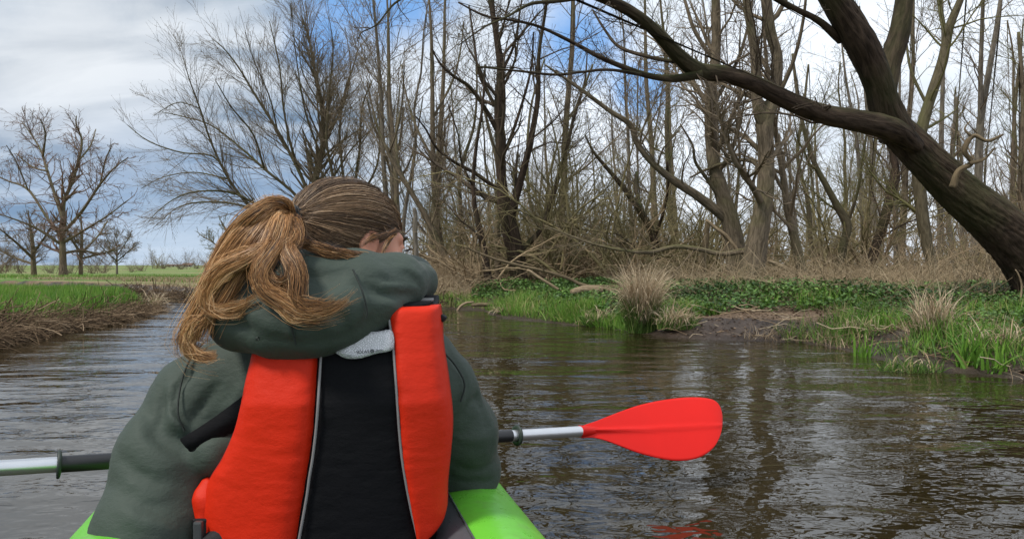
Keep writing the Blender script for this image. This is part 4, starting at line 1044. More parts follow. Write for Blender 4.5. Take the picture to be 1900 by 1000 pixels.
def polydist(V, pts):
    """distance of points to a polyline, with the position along it"""
    best = np.full(len(V), 1e9); tt = np.zeros(len(V)); n = len(pts) - 1
    for i in range(n):
        a, b = pts[i], pts[i + 1]; ab = b - a; t = np.clip(((V - a) @ ab) / (ab @ ab), 0, 1); d = np.linalg.norm(V - a - t[:, None] * ab, axis=1)
        m = d < best; best[m] = d[m]; tt[m] = (i + t[m]) / n
    return best, tt


def fold(V, N, pts, w, depth, taper=True):
    """press (depth > 0) or raise (depth < 0) a crease along a polyline that lies near the surface"""
    pts = catmull(np.asarray(pts, float), 24); dist, t = polydist(V, pts)
    a = depth * np.exp(-(dist / w) ** 2) * (np.sin(np.clip(t, .02, .98) * math.pi) ** .5 if taper else 1)
    return V - N * a[:, None]


# ------------------------------------------------------------------ materials of the person and the boat
def cloth(name, col, rough=.75, weave=900, bump=.25, var=.12, sheen=.0, spec=.25):
    def b(g, bs):
        co = g.node('ShaderNodeTexCoord').outputs['Object']
        big = g.noise(co, 9, 4, .6); fine = g.noise(co, weave, 2, .5); mid = g.noise(g.mapping(co, (1, 1, 1.6)), 38, 4, .6)
        c = g.mix(big, tuple(x * (1 - var) for x in col), tuple(min(1, x * (1 + var)) for x in col))
        g.put(bs, 'Base Color', c); g.put(bs, 'Roughness', rough); g.put(bs, 'Specular IOR Level', spec)
        if sheen: g.put(bs, 'Sheen Weight', sheen); g.put(bs, 'Sheen Roughness', .4)
        h = g.math('ADD', g.math('MULTIPLY', fine, .12), g.math('MULTIPLY', mid, .9))
        g.put(bs, 'Normal', g.node('ShaderNodeBump', {'Height': h, 'Strength': bump, 'Distance': .006}).outputs[0])
    return mat(name, b)


M_jacket = cloth('green_grey_softshell', (.047, .063, .051), .66, 700, .5, .12, .06, .22)
M_jacket_seam = cloth('jacket_seam', (.022, .028, .025), .7, 700, .1)
M_orange = cloth('orange_red_nylon', (.56, .020, .003), .58, 1200, .3, .08, .0, .2)
M_black = cloth('black_nylon', (.0035, .0038, .005), .8, 900, .4, .1, 0, .15)
M_strap = cloth('black_webbing', (.012, .012, .014), .7, 500, .4)
M_piping = simple('grey_reflective_piping', (.20, .195, .195), .45, .1, 50, spec=.5)
def m_patch(g, bs):
    co = g.node('ShaderNodeTexCoord').outputs['Object']
    v = g.node('ShaderNodeTexVoronoi', {'Vector': g.mapping(co, (1, .2, 1)), 'Scale': 330}, feature='DISTANCE_TO_EDGE').outputs[0]
    g.put(bs, 'Base Color', g.mix(g.ramp(v, [(.0, 0.0), (.12, 1.0)]), (.30, .31, .32), (.56, .57, .59))); g.put(bs, 'Roughness', .3); g.put(bs, 'Metallic', .35)
    g.put(bs, 'Normal', g.node('ShaderNodeBump', {'Height': v, 'Strength': .5, 'Distance': .002}).outputs[0])
M_reflect = mat('silver_honeycomb_reflector', m_patch)
M_print = simple('grey_print', (.05, .055, .06), .6, .1)
M_skin = simple('skin', (.56, .25, .16), .5, .12, 18, bump=.15, bscale=260, spec=.4, bdist=.0006)
bs_ = M_skin.node_tree.nodes['Principled BSDF']; bs_.inputs['Subsurface Weight'].default_value = .15; bs_.inputs['Subsurface Radius'].default_value = (.008, .003, .002); bs_.inputs['Subsurface Scale'].default_value = .6
M_lip = simple('lips', (.45, .16, .12), .45, .1); M_eye = simple('eye_white', (.7, .68, .64), .15, .02); M_iris = simple('iris', (.08, .09, .07), .1, .1)
M_trouser = cloth('dark_trousers', (.02, .022, .028), .8)
M_shoe = simple('dark_shoes', (.03, .03, .03), .6, .1)


def m_hair(g, bs):
    a = g.node('ShaderNodeAttribute', attribute_name='rnd').outputs['Fac']
    c = g.ramp(a, [(0, (.020, .011, .007)), (.3, (.085, .042, .019)), (.6, (.30, .145, .052)), (.85, (.56, .30, .12)), (1, (.72, .48, .26))])
    g.put(bs, 'Base Color', c); g.put(bs, 'Roughness', .38); g.put(bs, 'Specular IOR Level', .45)
M_hair = mat('light_brown_hair', m_hair)
def m_ash(g, bs):
    a = g.node('ShaderNodeAttribute', attribute_name='rnd').outputs['Fac']
    c = g.ramp(a, [(0, (.024, .015, .009)), (.3, (.095, .056, .031)), (.6, (.24, .150, .082)), (.85, (.46, .31, .185)), (1, (.62, .48, .34))])
    g.put(bs, 'Base Color', c); g.put(bs, 'Roughness', .36); g.put(bs, 'Specular IOR Level', .5)
M_hair_ash = mat('ash_brown_hair_roots', m_ash)
M_elastic = simple('black_hair_elastic', (.01, .01, .011), .5, .1)


# ------------------------------------------------------------------ the paddler
person = tag(empty('person', P(612, 960, 1.27)), 'person seen from behind in orange and black life vest, green hooded jacket and ponytail', 'person')
px_ = lambda pts: [P(*q) for q in pts]
# jacket: torso, sleeves
TOR = px_([(612, 1180, 1.30), (615, 1000, 1.30), (618, 860, 1.295), (622, 740, 1.29), (632, 650, 1.30), (650, 560, 1.31)])


def jacket_sdf(p):
    z = p[:, 2]
    # torso: elliptical sections
    zs = np.array([t[2] for t in TOR])[::-1]; xs = np.array([t[0] for t in TOR])[::-1]; ys = np.array([t[1] for t in TOR])[::-1]
    cx = np.interp(z, zs[::-1], xs[::-1]); cy = np.interp(z, zs[::-1], ys[::-1])
    hw = np.interp(z, zs[::-1], [.185, .185, .185, .180, .150, .08]); hd = np.interp(z, zs[::-1], [.12, .125, .13, .13, .115, .08])
    q = np.stack([(p[:, 0] - cx) / hw, (p[:, 1] - cy) / hd], 1); k = (np.abs(q) ** 2.4).sum(1) ** (1 / 2.4)
    tor = (k - 1) * hd * .9; tor = np.maximum(tor, z - TOR[-1][2]); tor = np.maximum(tor, -.05 - z)
    La = px_([(470, 690, 1.28), (372, 742, 1.27), (312, 850, 1.22), (280, 990, 1.17), (292, 1070, 1.18)])
    larm = chain(p, La, [.07, .070, .073, .078, .07], .03)
    lf = chain(p, [La[-1], P(330, 960, 1.32), P(352, 875, 1.46)], [.07, .055, .042], .03)
    Ra = px_([(740, 680, 1.30), (808, 722, 1.30), (852, 800, 1.34), (866, 872, 1.38)])
    rarm = chain(p, Ra, [.07, .064, .060, .056], .03)
    rf = chain(p, [Ra[-1], P(845, 872, 1.52), P(795, 832, 1.72)], [.056, .05, .04], .03)
    sh = cone(p, P(440, 700, 1.285), P(770, 680, 1.30), .075, .07)
    tor = smin(tor, ellip(p, P(398, 838, 1.19), (.040, .035, .038)), .02)
    d = smin(tor, sh, .05); d = smin(d, larm, .009); d = smin(d, rarm, .009); d = smin(d, lf, .01); d = smin(d, rf, .02)
    return d


V, Fq = surface(jacket_sdf, (-1.0, .98, -.06), (.1, 1.85, .60), .006); V = relax(V, Fq, 3); N = vnormals(V, Fq)
if (N[V[:, 1].argmin()])[1] > 0: Fq = Fq[:, ::-1]; N = -N
# broad cloth folds, then traced creases
fl = vnoise(V * np.array([1, 1, .55]) + .4, 17, 3, 2); sharp = (1 - np.abs(vnoise(V * np.array([.8, .8, 1.3]), 13, 9, 2)) * 2.2)
V = V + N * (.0020 * fl + .0010 * np.clip(sharp, -.5, 1) + .0006 * np.clip(1 - 2.6 * np.abs(vnoise(V * np.array([.7, 1, 1.7]), 34, 12, 2)), -.3, 1))[:, None]
CR = [([(352, 668, 1.2), (335, 715, 1.2), (330, 765, 1.2), (345, 800, 1.2)], .006, .006), ([(375, 640, 1.2), (350, 668, 1.2), (335, 715, 1.2)], .004, .004),
      ([(300, 700, 1.19), (285, 740, 1.17), (300, 790, 1.16), (345, 815, 1.17), (400, 800, 1.17)], .012, .011), ([(262, 745, 1.19), (290, 800, 1.15), (350, 850, 1.15)], .011, .008),
      ([(305, 700, 1.2), (318, 760, 1.17), (352, 800, 1.17)], .009, -.008), ([(225, 840, 1.17), (265, 880, 1.11), (330, 890, 1.11)], .012, .007), ([(210, 900, 1.16), (260, 930, 1.1), (350, 925, 1.11)], .013, .007),
      ([(240, 960, 1.11), (300, 965, 1.09), (360, 985, 1.1)], .012, -.006), ([(395, 705, 1.18), (370, 760, 1.17), (345, 800, 1.17)], .010, .008), ([(440, 700, 1.17), (400, 750, 1.16), (355, 790, 1.16)], .010, -.005),
      ([(822, 650, 1.27), (850, 680, 1.26), (862, 710, 1.26), (850, 750, 1.27)], .005, .006), ([(830, 760, 1.28), (870, 740, 1.28), (900, 760, 1.3)], .011, .007), ([(835, 800, 1.28), (880, 810, 1.29), (915, 800, 1.32)], .012, -.005),
      ([(835, 840, 1.3), (870, 860, 1.32), (915, 850, 1.35)], .012, .007), ([(840, 885, 1.32), (880, 890, 1.33), (912, 880, 1.36)], .010, .006), ([(870, 690, 1.28), (885, 750, 1.3), (900, 820, 1.33)], .012, -.005)]
N = vnormals(V, Fq)
if (N[V[:, 1].argmin()])[1] > 0: N = -N
for ic, (pts, w, dp) in enumerate(CR):
    pts = np.array(px_(pts)); dd_ = [np.linalg.norm(V - q, axis=1).argmin() for q in pts]; V = fold(V, N, V[dd_], w * (1.0 if ic < 5 else .9), dp * (1.25 if ic < 5 else .8))
mb = MB(); mb.add(V, Fq); jacket = mb.build('jacket', M_jacket, person)


def onto(px, py, VV=V, d0=1.2, lift=.002, NN=None):
    """point where the ray of a photo pixel first meets the cloth"""
    r = unit(P(px, py, 1.0) - np.array([0, 0, H])); o = np.array([0, 0, H]); q = VV - o; t = q @ r; dist = np.linalg.norm(q - t[:, None] * r, axis=1)
    m = dist < .010
    if not m.any(): m = dist < dist.min() + .006
    tt = t[m].min(); return o + r * (tt - lift)


def seam(name, pts, rad, m_, parent, VV=V, lift=.001, K=30, sides=6):
    c = catmull(np.array([onto(*q, VV=VV, lift=lift) for q in pts]), K); b = MB(); v, f, _ = tubes(c[None], np.full((1, K), rad), sides); b.add(v, f); return b.build(name, m_, parent)


seam('seam', [(378, 635), (352, 668), (336, 712), (330, 765), (342, 800)], .0016, M_jacket_seam, jacket)
seam('seam', [(820, 650), (845, 678), (862, 712), (855, 745)], .0016, M_jacket_seam, jacket)


# hood: a thick soft roll lying round the neck and on the back
def hood_sdf(p):
    A = px_([(420, 562, 1.20), (450, 590, 1.17), (510, 598, 1.145), (575, 596, 1.135), (635, 578, 1.145), (692, 550, 1.17), (748, 533, 1.21), (776, 526, 1.27)])
    d = chain(p, A, [.034, .043, .047, .048, .044, .036, .027, .022], .03)
    d = smin(d, ellip(p, P(575, 572, 1.165), (.125, .034, .062)), .03)
    B = px_([(430, 535, 1.24), (500, 530, 1.19), (580, 520, 1.17), (660, 510, 1.185), (735, 510, 1.23), (775, 522, 1.29)])
    d = smin(d, chain(p, B, [.038, .042, .040, .035, .028, .022], .03), .03)
    C = px_([(455, 520, 1.33), (560, 500, 1.34), (680, 505, 1.36), (765, 515, 1.35), (778, 522, 1.29)])
    d = smin(d, chain(p, C, [.045, .05, .05, .032, .024], .03), .03)
    D = px_([(430, 535, 1.24), (440, 530, 1.33)]); d = smin(d, chain(p, D, [.038, .04], .02), .03)
    return d


HV, HF = surface(hood_sdf, (-.62, .98, .38), (-.08, 1.46, .70), .006); HV = relax(HV, HF, 2); HN = vnormals(HV, HF)
if (HN[HV[:, 1].argmin()])[1] > 0: HF = HF[:, ::-1]; HN = -HN
HV = HV + HN * (.0022 * vnoise(HV * np.array([1, 1, 1.4]), 21, 4, 2) + .0012 * np.clip(1 - 2.4 * np.abs(vnoise(HV * np.array([.6, 1, 1.8]), 22, 8, 2)), -.4, 1))[:, None]
for pts, w, dp in [([(648, 486), (658, 510), (676, 545), (683, 575), (680, 600)], .0035, .0035), ([(641, 486), (650, 510), (668, 545), (676, 575), (672, 600)], .004, -.0025),
                   ([(534, 575), (540, 600), (546, 625), (552, 648)], .0035, .0035), ([(527, 575), (533, 600), (540, 625), (545, 648)], .004, -.0025),
                   ([(668, 520), (705, 540), (740, 545), (780, 550)], .009, .009), ([(690, 520), (740, 515), (785, 525)], .008, .005), ([(725, 500), (755, 508), (785, 530)], .006, .004),
                   ([(400, 575), (430, 600), (470, 615)], .010, .005), ([(590, 560), (630, 590), (640, 620)], .010, .003), ([(430, 505), (470, 520), (500, 545)], .010, .005), ([(700, 590), (650, 625), (600, 640)], .010, .003),
                   ([(748, 484), (774, 497), (795, 524), (799, 548)], .0032, .0045), ([(722, 492), (758, 503), (782, 528), (790, 550)], .004, .0045), ([(440, 610), (500, 632), (560, 640), (620, 630)], .010, .0025), ([(500, 495), (540, 512), (600, 510), (650, 498)], .008, .003), ([(560, 500), (600, 520), (640, 520)], .012, .004)]:
    q = np.array([onto(*a, VV=HV, lift=0) for a in pts]); HN = vnormals(HV, HF)
    if (HN[HV[:, 1].argmin()])[1] > 0: HN = -HN
    HV = fold(HV, HN, q, w * 1.15, dp * 1.7)
mb = MB(); mb.add(HV, HF); hood = mb.build('hood', M_jacket, person)
seam('seam', [(655, 500), (672, 540), (681, 575), (679, 590)], .0013, M_jacket_seam, hood, HV)
seam('eyelet', [(476.5, 628), (479.5, 628)], .0028, M_jacket_seam, hood, HV, .0, 4, 8)
seam('seam', [(534, 580), (540, 605), (549, 640)], .0013, M_jacket_seam, hood, HV)


# life vest: draped panels over the back
def vback(px, py):
    d = 1.16
    for _ in range(4):
        q = P(px, py, d); cx = -.285 + .03 * np.clip((q[2] - .2) / .4, 0, 1)
        u = np.clip(abs(q[0] - cx) / .225, 0, .97); hd = .155
        d = 1.285 - hd * (1 - u ** 2.6) ** (1 / 2.6) + .05 * max(0, (q[2] - .42)) / .1 * .6
    return d


def panel(name, rows, m_, thick=.028, back=.03, nu=36, nv=90, wrinkle=.0018, seed=0, lift=0.0, edge=5, parent=person, label=None, shift=0.0):
    """padded panel: rows of (y, x_left, x_right) in photo pixels, laid on the back of the wearer with real thickness"""
    rows = catmull(np.array([(y, a, b) for y, a, b in rows], float), nv)
    V0 = np.empty((nv, nu, 3)); V1 = np.empty((nv, nu, 3)); cam_o = np.array([0, 0, H])
    for j in range(nv):
        y, a, b = rows[j]; v = j / (nv - 1)
        for i in range(nu):
            u = i / (nu - 1); us = .5 - .5 * math.cos(u * math.pi); x = a + (b - a) * us
            dd = vback(x, y) + shift; e = (1 - abs(2 * us - 1) ** edge) ** .5 * (1 - abs(2 * v - 1) ** 40) ** .5
            q = P(x, y, dd); V0[j, i] = q + np.array([0, -1, 0]) * (lift + thick * e); V1[j, i] = q + np.array([0, back, 0])
    n0 = vnoise(V0 * np.array([.5, .5, 2.2]), 26, seed, 3); us = .5 - .5 * np.cos(np.linspace(0, 1, nu) * math.pi); ew = .35 + .65 * np.abs(2 * us - 1)[None] ** 2
    V0[..., 1] -= (n0 + .5 * np.clip(1 - 3 * np.abs(vnoise(V0 * np.array([.5, .5, 2.0]), 30, seed + 5, 2)), -.3, 1)) * wrinkle * ew
    idx = np.arange(nu * nv).reshape(nv, nu); f0 = np.stack([idx[:-1, :-1], idx[1:, :-1], idx[1:, 1:], idx[:-1, 1:]], -1).reshape(-1, 4)
    b_ = MB(); VV = np.concatenate([V0.reshape(-1, 3), V1.reshape(-1, 3)]); m = nu * nv
    ring = np.concatenate([idx[0, :], idx[1:, -1], idx[-1, -2::-1], idx[-2:0:-1, 0]]); r2 = np.roll(ring, -1)
    b_.add(VV, np.concatenate([f0, f0[:, ::-1] + m, np.stack([ring, r2, r2 + m, ring + m], 1)])); o = b_.build(name, m_, parent)
    if label: o['label'] = label
    return o, V0


vest = tag(empty('life_vest', P(612, 960, 1.27)), None); vest.parent = person; vest.matrix_parent_inverse.identity(); vest.location = (0, 0, 0)
vest.name = 'life_vest'


def vchild(o):   # sub-part of the vest, world placement kept
    return o


Lrows = [(640, 474, 590), (652, 471, 595), (700, 459, 592), (750, 449, 589), (800, 436, 585), (850, 414, 579), (885, 392, 573), (915, 380, 569), (950, 374, 563), (1000, 374, 554), (1060, 376, 545), (1100, 380, 540)]
Rrows = [(566, 735, 815), (580, 722, 817), (600, 724, 819), (640, 730, 821), (700, 735, 830), (760, 739, 837), (800, 742, 838), (850, 747, 834), (900, 755, 829), (950, 765, 827), (975, 771, 815), (1000, 777, 790), (1012, 780, 784)]
Brows = [(600, 560, 745), (660, 585, 745), (700, 585, 748), (800, 578, 752), (900, 562, 765), (1000, 545, 790), (1100, 530, 800)]
oL, VL = panel('vest_panel', Lrows, M_orange, .030, seed=1, label='orange left back panel'); oR, VR = panel('vest_panel', Rrows, M_orange, .030, seed=2, label='orange right back panel')
oB, VB = panel('vest_back', Brows, M_black, .016, seed=3, wrinkle=.002, edge=8)
oY, VY = panel('vest_back', [(560, 640, 800), (585, 630, 790), (620, 610, 760), (650, 600, 740)], M_black, .012, seed=4, nv=24, wrinkle=.002)
for o in (oL, oR, oB, oY): o.parent = vest; o.location = -Vector(person.location)
# left side bulge of the front of the vest under the arm
side = chain
sf = lambda p: chain(p, px_([(386, 897, 1.17), (384, 925, 1.165), (386, 960, 1.165), (392, 1010, 1.17)]), [.010, .017, .016, .018], .02)
v_, f_ = surface(sf, (-.56, 1.08, .08), (-.40, 1.25, .36), .004); n_ = vnormals(v_, f_)
if n_[v_[:, 1].argmin()][1] > 0: f_ = f_[:, ::-1]; n_ = -n_
v_ = v_ + n_ * (.0025 * vnoise(v_ * np.array([1, 1, 1.4]), 50, 5, 2))[:, None]; b = MB(); b.add(v_, f_); o = b.build('vest_side', M_orange, person); o.parent = vest
# piping
def strip_line(name, pts, rad, m_, lift=.012, parent=vest, K=60):
    c = catmull(np.array([P(a, b_, vback(a, b_) - lift) for a, b_ in pts]), K); bb = MB(); v, f, _ = tubes(c[None], np.full((1, K), rad), 6); bb.add(v, f); o = bb.build(name, m_, person); o.parent = parent; return o
strip_line('piping', [(b + 1, a) for a, _, b in Lrows[1:11]], .0021, M_piping, .020)
strip_line('piping', [(l - 1, a) for a, l, _ in Rrows[1:]], .0021, M_piping, .020)
strip_line('edge_binding', [(l, a) for a, l, _ in Lrows[1:8]], .0018, simple('dark_red_binding', (.35, .012, .01), .6, .1), .006)
# reflective patch with its print
pp = [(622, 654), (640, 641), (656, 629), (668, 618), (700, 615), (727, 613.6), (729, 647), (697, 656), (666, 665), (640, 664)]
cpt = (680, 640)
def vb(a, b_, l): return P(a, b_, vback(a, b_) - l)
b = MB(); n = 40; ring = catmull(np.array([(a, c_, 0) for a, c_ in pp + pp[:1]], float), n + 1)[:-1]; ringp = np.array([(a, c_) for a, c_, _ in ring])
lev = [1.0, .66, .33]; vs = []
for l in lev: vs += [vb(cpt[0] + (a - cpt[0]) * l, cpt[1] + (c_ - cpt[1]) * l, .026) for a, c_ in ringp]
vs.append(vb(*cpt, .026)); back_ = [vb(a, c_, .018) for a, c_ in ringp]
vs = np.array(vs + back_); i0 = np.arange(n); i1 = np.roll(i0, -1)
b.add(vs, np.concatenate([np.stack([i0, i1, i1 + n, i0 + n], 1), np.stack([i0 + n, i1 + n, i1 + 2 * n, i0 + 2 * n], 1), np.stack([i1, i0, i0 + 3 * n + 1, i1 + 3 * n + 1], 1)]))
b.add(vs[:3 * n + 1], np.stack([i0 + 2 * n, i1 + 2 * n, np.full(n, 3 * n)], 1))
rp = b.build('reflective_patch', M_reflect, person, False); rp.parent = vest


def text(txt, px, py, wpx, m_, rot, lift=.0285):
    cu = bpy.data.curves.new('lettering', 'FONT'); cu.body = txt; cu.align_x = 'CENTER'; cu.align_y = 'CENTER'; cu.extrude = .0002; cu.size = .01; cu.materials.append(m_)
    t_ = bpy.data.objects.new('lettering', cu); COL.objects.link(t_); bpy.context.view_layer.update(); me = bpy.data.meshes.new_from_object(t_.evaluated_get(bpy.context.evaluated_depsgraph_get())); bpy.data.objects.remove(t_); o = bpy.data.objects.new('lettering', me); COL.objects.link(o); bpy.context.view_layer.update()
    d = vback(px, py); sc = wpx / F * d / max(o.dimensions.x, 1e-4); o.scale = (sc,) * 3
    o.parent = vest; o.location = Vector(vb(px, py, lift)) - Vector(person.location); o.rotation_euler = (math.radians(90), math.radians(rot), 0); return o


text('SOLAS', 673, 652.5, 23, M_print, -3)
text('00/00', 704, 650, 13, M_print, -3)
b = MB(); c = vb(690.5, 651.2, .0285); rr_ = 3.4 / F * 1.15; a_ = np.arange(24) * math.pi / 12
for r0_, r1_, o_ in ((rr_, rr_ * .55, 0), (rr_ * .28, 0.0001, 0)):
    vv = [c + np.array([math.cos(t) * q, dy, math.sin(t) * q]) for dy in (0, .0006) for q in (r0_, r1_) for t in a_]; i0 = np.arange(24); i1 = np.roll(i0, -1)
    b.add(vv, np.concatenate([np.stack([i0, i1, i1 + 24, i0 + 24], 1), np.stack([i1, i0, i0 + 48, i1 + 48], 1), np.stack([i0 + 24, i1 + 24, i1 + 72, i0 + 72], 1)]))
o = b.build('emblem', M_print, person, False); o.parent = vest


def band(name, a, b_, wpx, m_, parent, th=.004, K=14, lift=.003, VV=V):
    """flat strap between pixel points, lying on the jacket"""
    pts = catmull(np.array([[*q, 0] for q in ([a] + b_)], float), K)[:, :2]; c = np.array([onto(x, y, VV=VV, lift=lift) for x, y in pts]); c = relax_line(c); c[-3:, 1] += np.array([.008, .02, .035])
    t = unit(np.gradient(c, axis=0)); s = unit(np.cross(t, np.array([0, -1, 0.]))); nrm = unit(np.cross(s, t)); w = (wpx / 2 / F * 1.2 * np.linspace(1.1, .55, K))[:, None]
    vv = np.stack([c - s * w, c + s * w, c + s * w + np.array([0, -th, 0]), c - s * w + np.array([0, -th, 0])], 1).reshape(-1, 3); idx = np.arange(K * 4).reshape(K, 4); A, B = idx[:-1], idx[1:]
    bb = MB(); bb.add(vv, np.stack([A, np.roll(A, -1, 1), np.roll(B, -1, 1), B], -1).reshape(-1, 4)); bb.add(vv[[0, 1, 2, 3]], [(0, 1, 2, 3)]); bb.add(vv[-4:], [(3, 2, 1, 0)]); o = bb.build(name, m_, person, False); o.parent = parent; return o


def relax_line(c):
    for _ in range(6): c[1:-1] = (c[:-2] + c[2:] + c[1:-1] * 2) / 4
    return c


band('strap', (470, 752), [(430, 778), (388, 803), (350, 823), (318, 838)], 46, M_black, vest, .002, lift=.001)
# shoulder strap end at the top right and small parts
def bevel_box(name, c, size, m_, parent, rot=(0, 0, 0), bev=.002):
    import bmesh
    bm = bmesh.new(); bmesh.ops.create_cube(bm, size=1); bmesh.ops.scale(bm, vec=size, verts=bm.verts); bmesh.ops.bevel(bm, geom=list(bm.edges), offset=bev, segments=2, affect='EDGES', profile=.6)
    me = bpy.data.meshes.new(name); bm.to_mesh(me); bm.free(); me.materials.append(m_); o = bpy.data.objects.new(name, me); COL.objects.link(o); o.parent = parent
    o.location = Vector(c) - Vector(person.location); o.rotation_euler = rot; return o


bevel_box('strap', P(790, 562, 1.235), (.040, .05, .012), M_strap, vest, (.3, 0, 0), .004)
bevel_box('strap', P(789, 556, 1.215), (.026, .010, .003), M_piping, vest, (.3, 0, 0), .001)
bevel_box('strap', P(822, 590, 1.20), (.010, .02, .010), M_strap, vest, (0, .6, 0), .003)
bevel_box('buckle', P(368, 988, 1.125), (.013, .010, .034), simple('grey_buckle', (.05, .055, .055), .4, .1), vest, (0, 0, 0), .003)
bevel_box('strap', P(372, 1012, 1.14), (.022, .006, .08), M_strap, vest, (0, 0, 0), .002)

# head and neck
YAW, TILT = math.radians(52), math.radians(-14)
fh = np.array([math.sin(YAW) * math.cos(TILT), math.cos(YAW) * math.cos(TILT), math.sin(TILT)]); rh = unit(np.cross(fh, [0, 0, 1.])); uh = np.cross(rh, fh)
roll = math.radians(4); rh, uh = rh * math.cos(roll) + uh * math.sin(roll), uh * math.cos(roll) - rh * math.sin(roll)
RH = np.stack([rh, fh, uh], 1)            # head frame columns: right, forward, up
HC = P(653, 441, 1.30)


def hp(x, y, z): return HC + RH @ np.array([x, y, z])


def head_sdf(p):
    q = (p - HC) @ RH
    d = ellip(q, (0, -.012, .008), (.070, .088, .076))
    d = smin(d, ellip(q, (0, .028, -.035), (.056, .058, .070)), .03)           # face
    d = smin(d, ellip(q, (0, .060, -.092), (.026, .022, .020)), .03)            # chin
    d = smin(d, cone(q, (.050, -.005, -.055), (.020, .055, -.092), .016, .014), .025)
    d = smin(d, cone(q, (-.050, -.005, -.055), (-.020, .055, -.092), .016, .014), .025)
    d = smin(d, cone(q, (0, .083, -.012), (0, .100, -.042), .007, .0105), .012)  # nose
    for s in (-1, 1):
        d = smin(d, ellip(q, (s * .011, .093, -.047), (.007, .008, .006)), .006)
        d = smin(d, ellip(q, (s * .036, .060, -.030), (.020, .018, .016)), .02)  # cheeks
        d = smin(d, cone(q, (s * .012, .080, .012), (s * .042, .066, .012), .007, .006), .012)   # brow
        d = -smin(-d, ellip(q, (s * .030, .090, -.006), (.015, .014, .010)), .008) if False else np.maximum(d, -ellip(q, (s * .031, .091, -.004), (.014, .012, .009)))
        lc = np.array([s * .030, .0735, -.004]); lid = ellip(q, lc, (.0122, .0122, .0122)); lid = np.maximum(lid, -np.maximum(np.abs(q[:, 2] - lc[2] + .001) - .0032, (lc[1] + .004) - q[:, 1])); d = np.minimum(d, lid)
        # ears: rim and bowl
        ec = np.array([s * .074, -.004, -.018]); e = ellip(q, ec, (.008, .017, .029)); e = smin(e, cone(q, ec + (0, -.004, -.024), ec + (-s * .004, .004, -.030), .008, .006), .008)
        e = np.maximum(e, -ellip(q, ec + (s * .007, .003, .002), (.005, .009, .018))); d = smin(d, e, .007)
    d = smin(d, cone(q, (0, .082, -.070), (0, .080, -.070), .010, .010), .01)
    d = smin(d, chain(p, [hp(0, -.02, -.05), P(645, 560, 1.315), P(640, 620, 1.31)], [.050, .050, .055], .02), .02)
    return d


v_, f_ = surface(head_sdf, HC - .20, HC + .17, .003); v_ = relax(v_, f_, 1); n_ = vnormals(v_, f_)
if n_[v_[:, 1].argmin()][1] > 0: f_ = f_[:, ::-1]
b = MB(); b.add(v_, f_); body = b.build('body', M_skin, person)
for s in (-1, 1):
    for nm, r_, off, m_ in (('eye', .0105, 0, M_eye), ('iris', .0055, .0056, M_iris)):
        q, fq = surface(lambda p: np.linalg.norm(p - hp(s * .030, .0735 + off, -.004), axis=1) - r_, hp(s * .030, .0735 + off, -.004) - .015, hp(s * .030, .0735 + off, -.004) + .015, .0015)
        b = MB(); b.add(q, fq); o = b.build(nm, m_, person)
    c = catmull(np.array([hp(s * .016, .0885, .016), hp(s * .030, .086, .021), hp(s * .045, .074, .016)]), 10); b = MB(); v, f, _ = tubes(c[None], (.0022 * np.sin(np.linspace(.3, 2.9, 10)) + .0006)[None], 5); b.add(v, f, .1); b.build('eyebrow', M_hair, person)
    nl = 14; t = np.linspace(0, 1, nl); base = np.array([hp(s * (.020 + .022 * k), .087 - .006 * k, -.001 - .003 * k) for k in t]); tip = np.array([hp(s * (.020 + .028 * k), .097 - .004 * k, -.001 + .002 * k) for k in t])
    v, f, _ = tubes(np.stack([base, (base + tip) / 2 + uh * .0006, tip], 1), np.full((nl, 3), .0004), 3); b = MB(); b.add(v, f, .05); b.build('eyelashes', M_hair, person)
c = catmull(np.array([hp(-.022, .076, -.071), hp(-.010, .090, -.068), hp(0, .0915, -.070), hp(.010, .090, -.068), hp(.022, .076, -.071)]), 16); b = MB(); v, f, _ = tubes(c[None], (.0045 * np.sin(np.linspace(.2, 2.94, 16)))[None], 8); b.add(v, f); b.build('lips', M_lip, person)

# hair: cap of combed hair over a solid under-layer, ponytail in locks
CAPR = np.array([.077, .097, .083]); CAPC = np.array([0, -.013, .008])


def cap_sdf(p):
    q = (p - HC) @ RH
    d = ellip(q, CAPC, CAPR * .965); d = smin(d, ellip(q, (0, -.045, -.045), (.058, .050, .045)), .03)
    face = (q[:, 1] - .036) * .9 - (q[:, 2] - .022) * .55                         # cut away the face below the hairline
    face = np.maximum(face, -(.095 - q[:, 1]) * 0 - 1)
    below = -.066 - q[:, 2] + .25 * (q[:, 1] + .02)
    ear = -ellip(q, (.082, .004, -.026), (.03, .022, .030)); ear2 = -ellip(q, (-.082, .004, -.026), (.03, .022, .030))
    return np.maximum(np.maximum(np.maximum(d, face), below), np.maximum(ear, ear2))


v_, f_ = surface(cap_sdf, HC - .16, HC + .14, .0035); v_ = relax(v_, f_, 2); n_ = vnormals(v_, f_)
if n_[v_[:, 1].argmin()][1] > 0: f_ = f_[:, ::-1]
b = MB(); b.add(v_, f_, .10); hair = b.build('hair', M_hair, person)
TIE = P(541, 402, 1.215)
rg = np.random.default_rng(1234)
tdir = unit(((TIE - HC) @ RH - CAPC) / CAPR)
NS = 4600
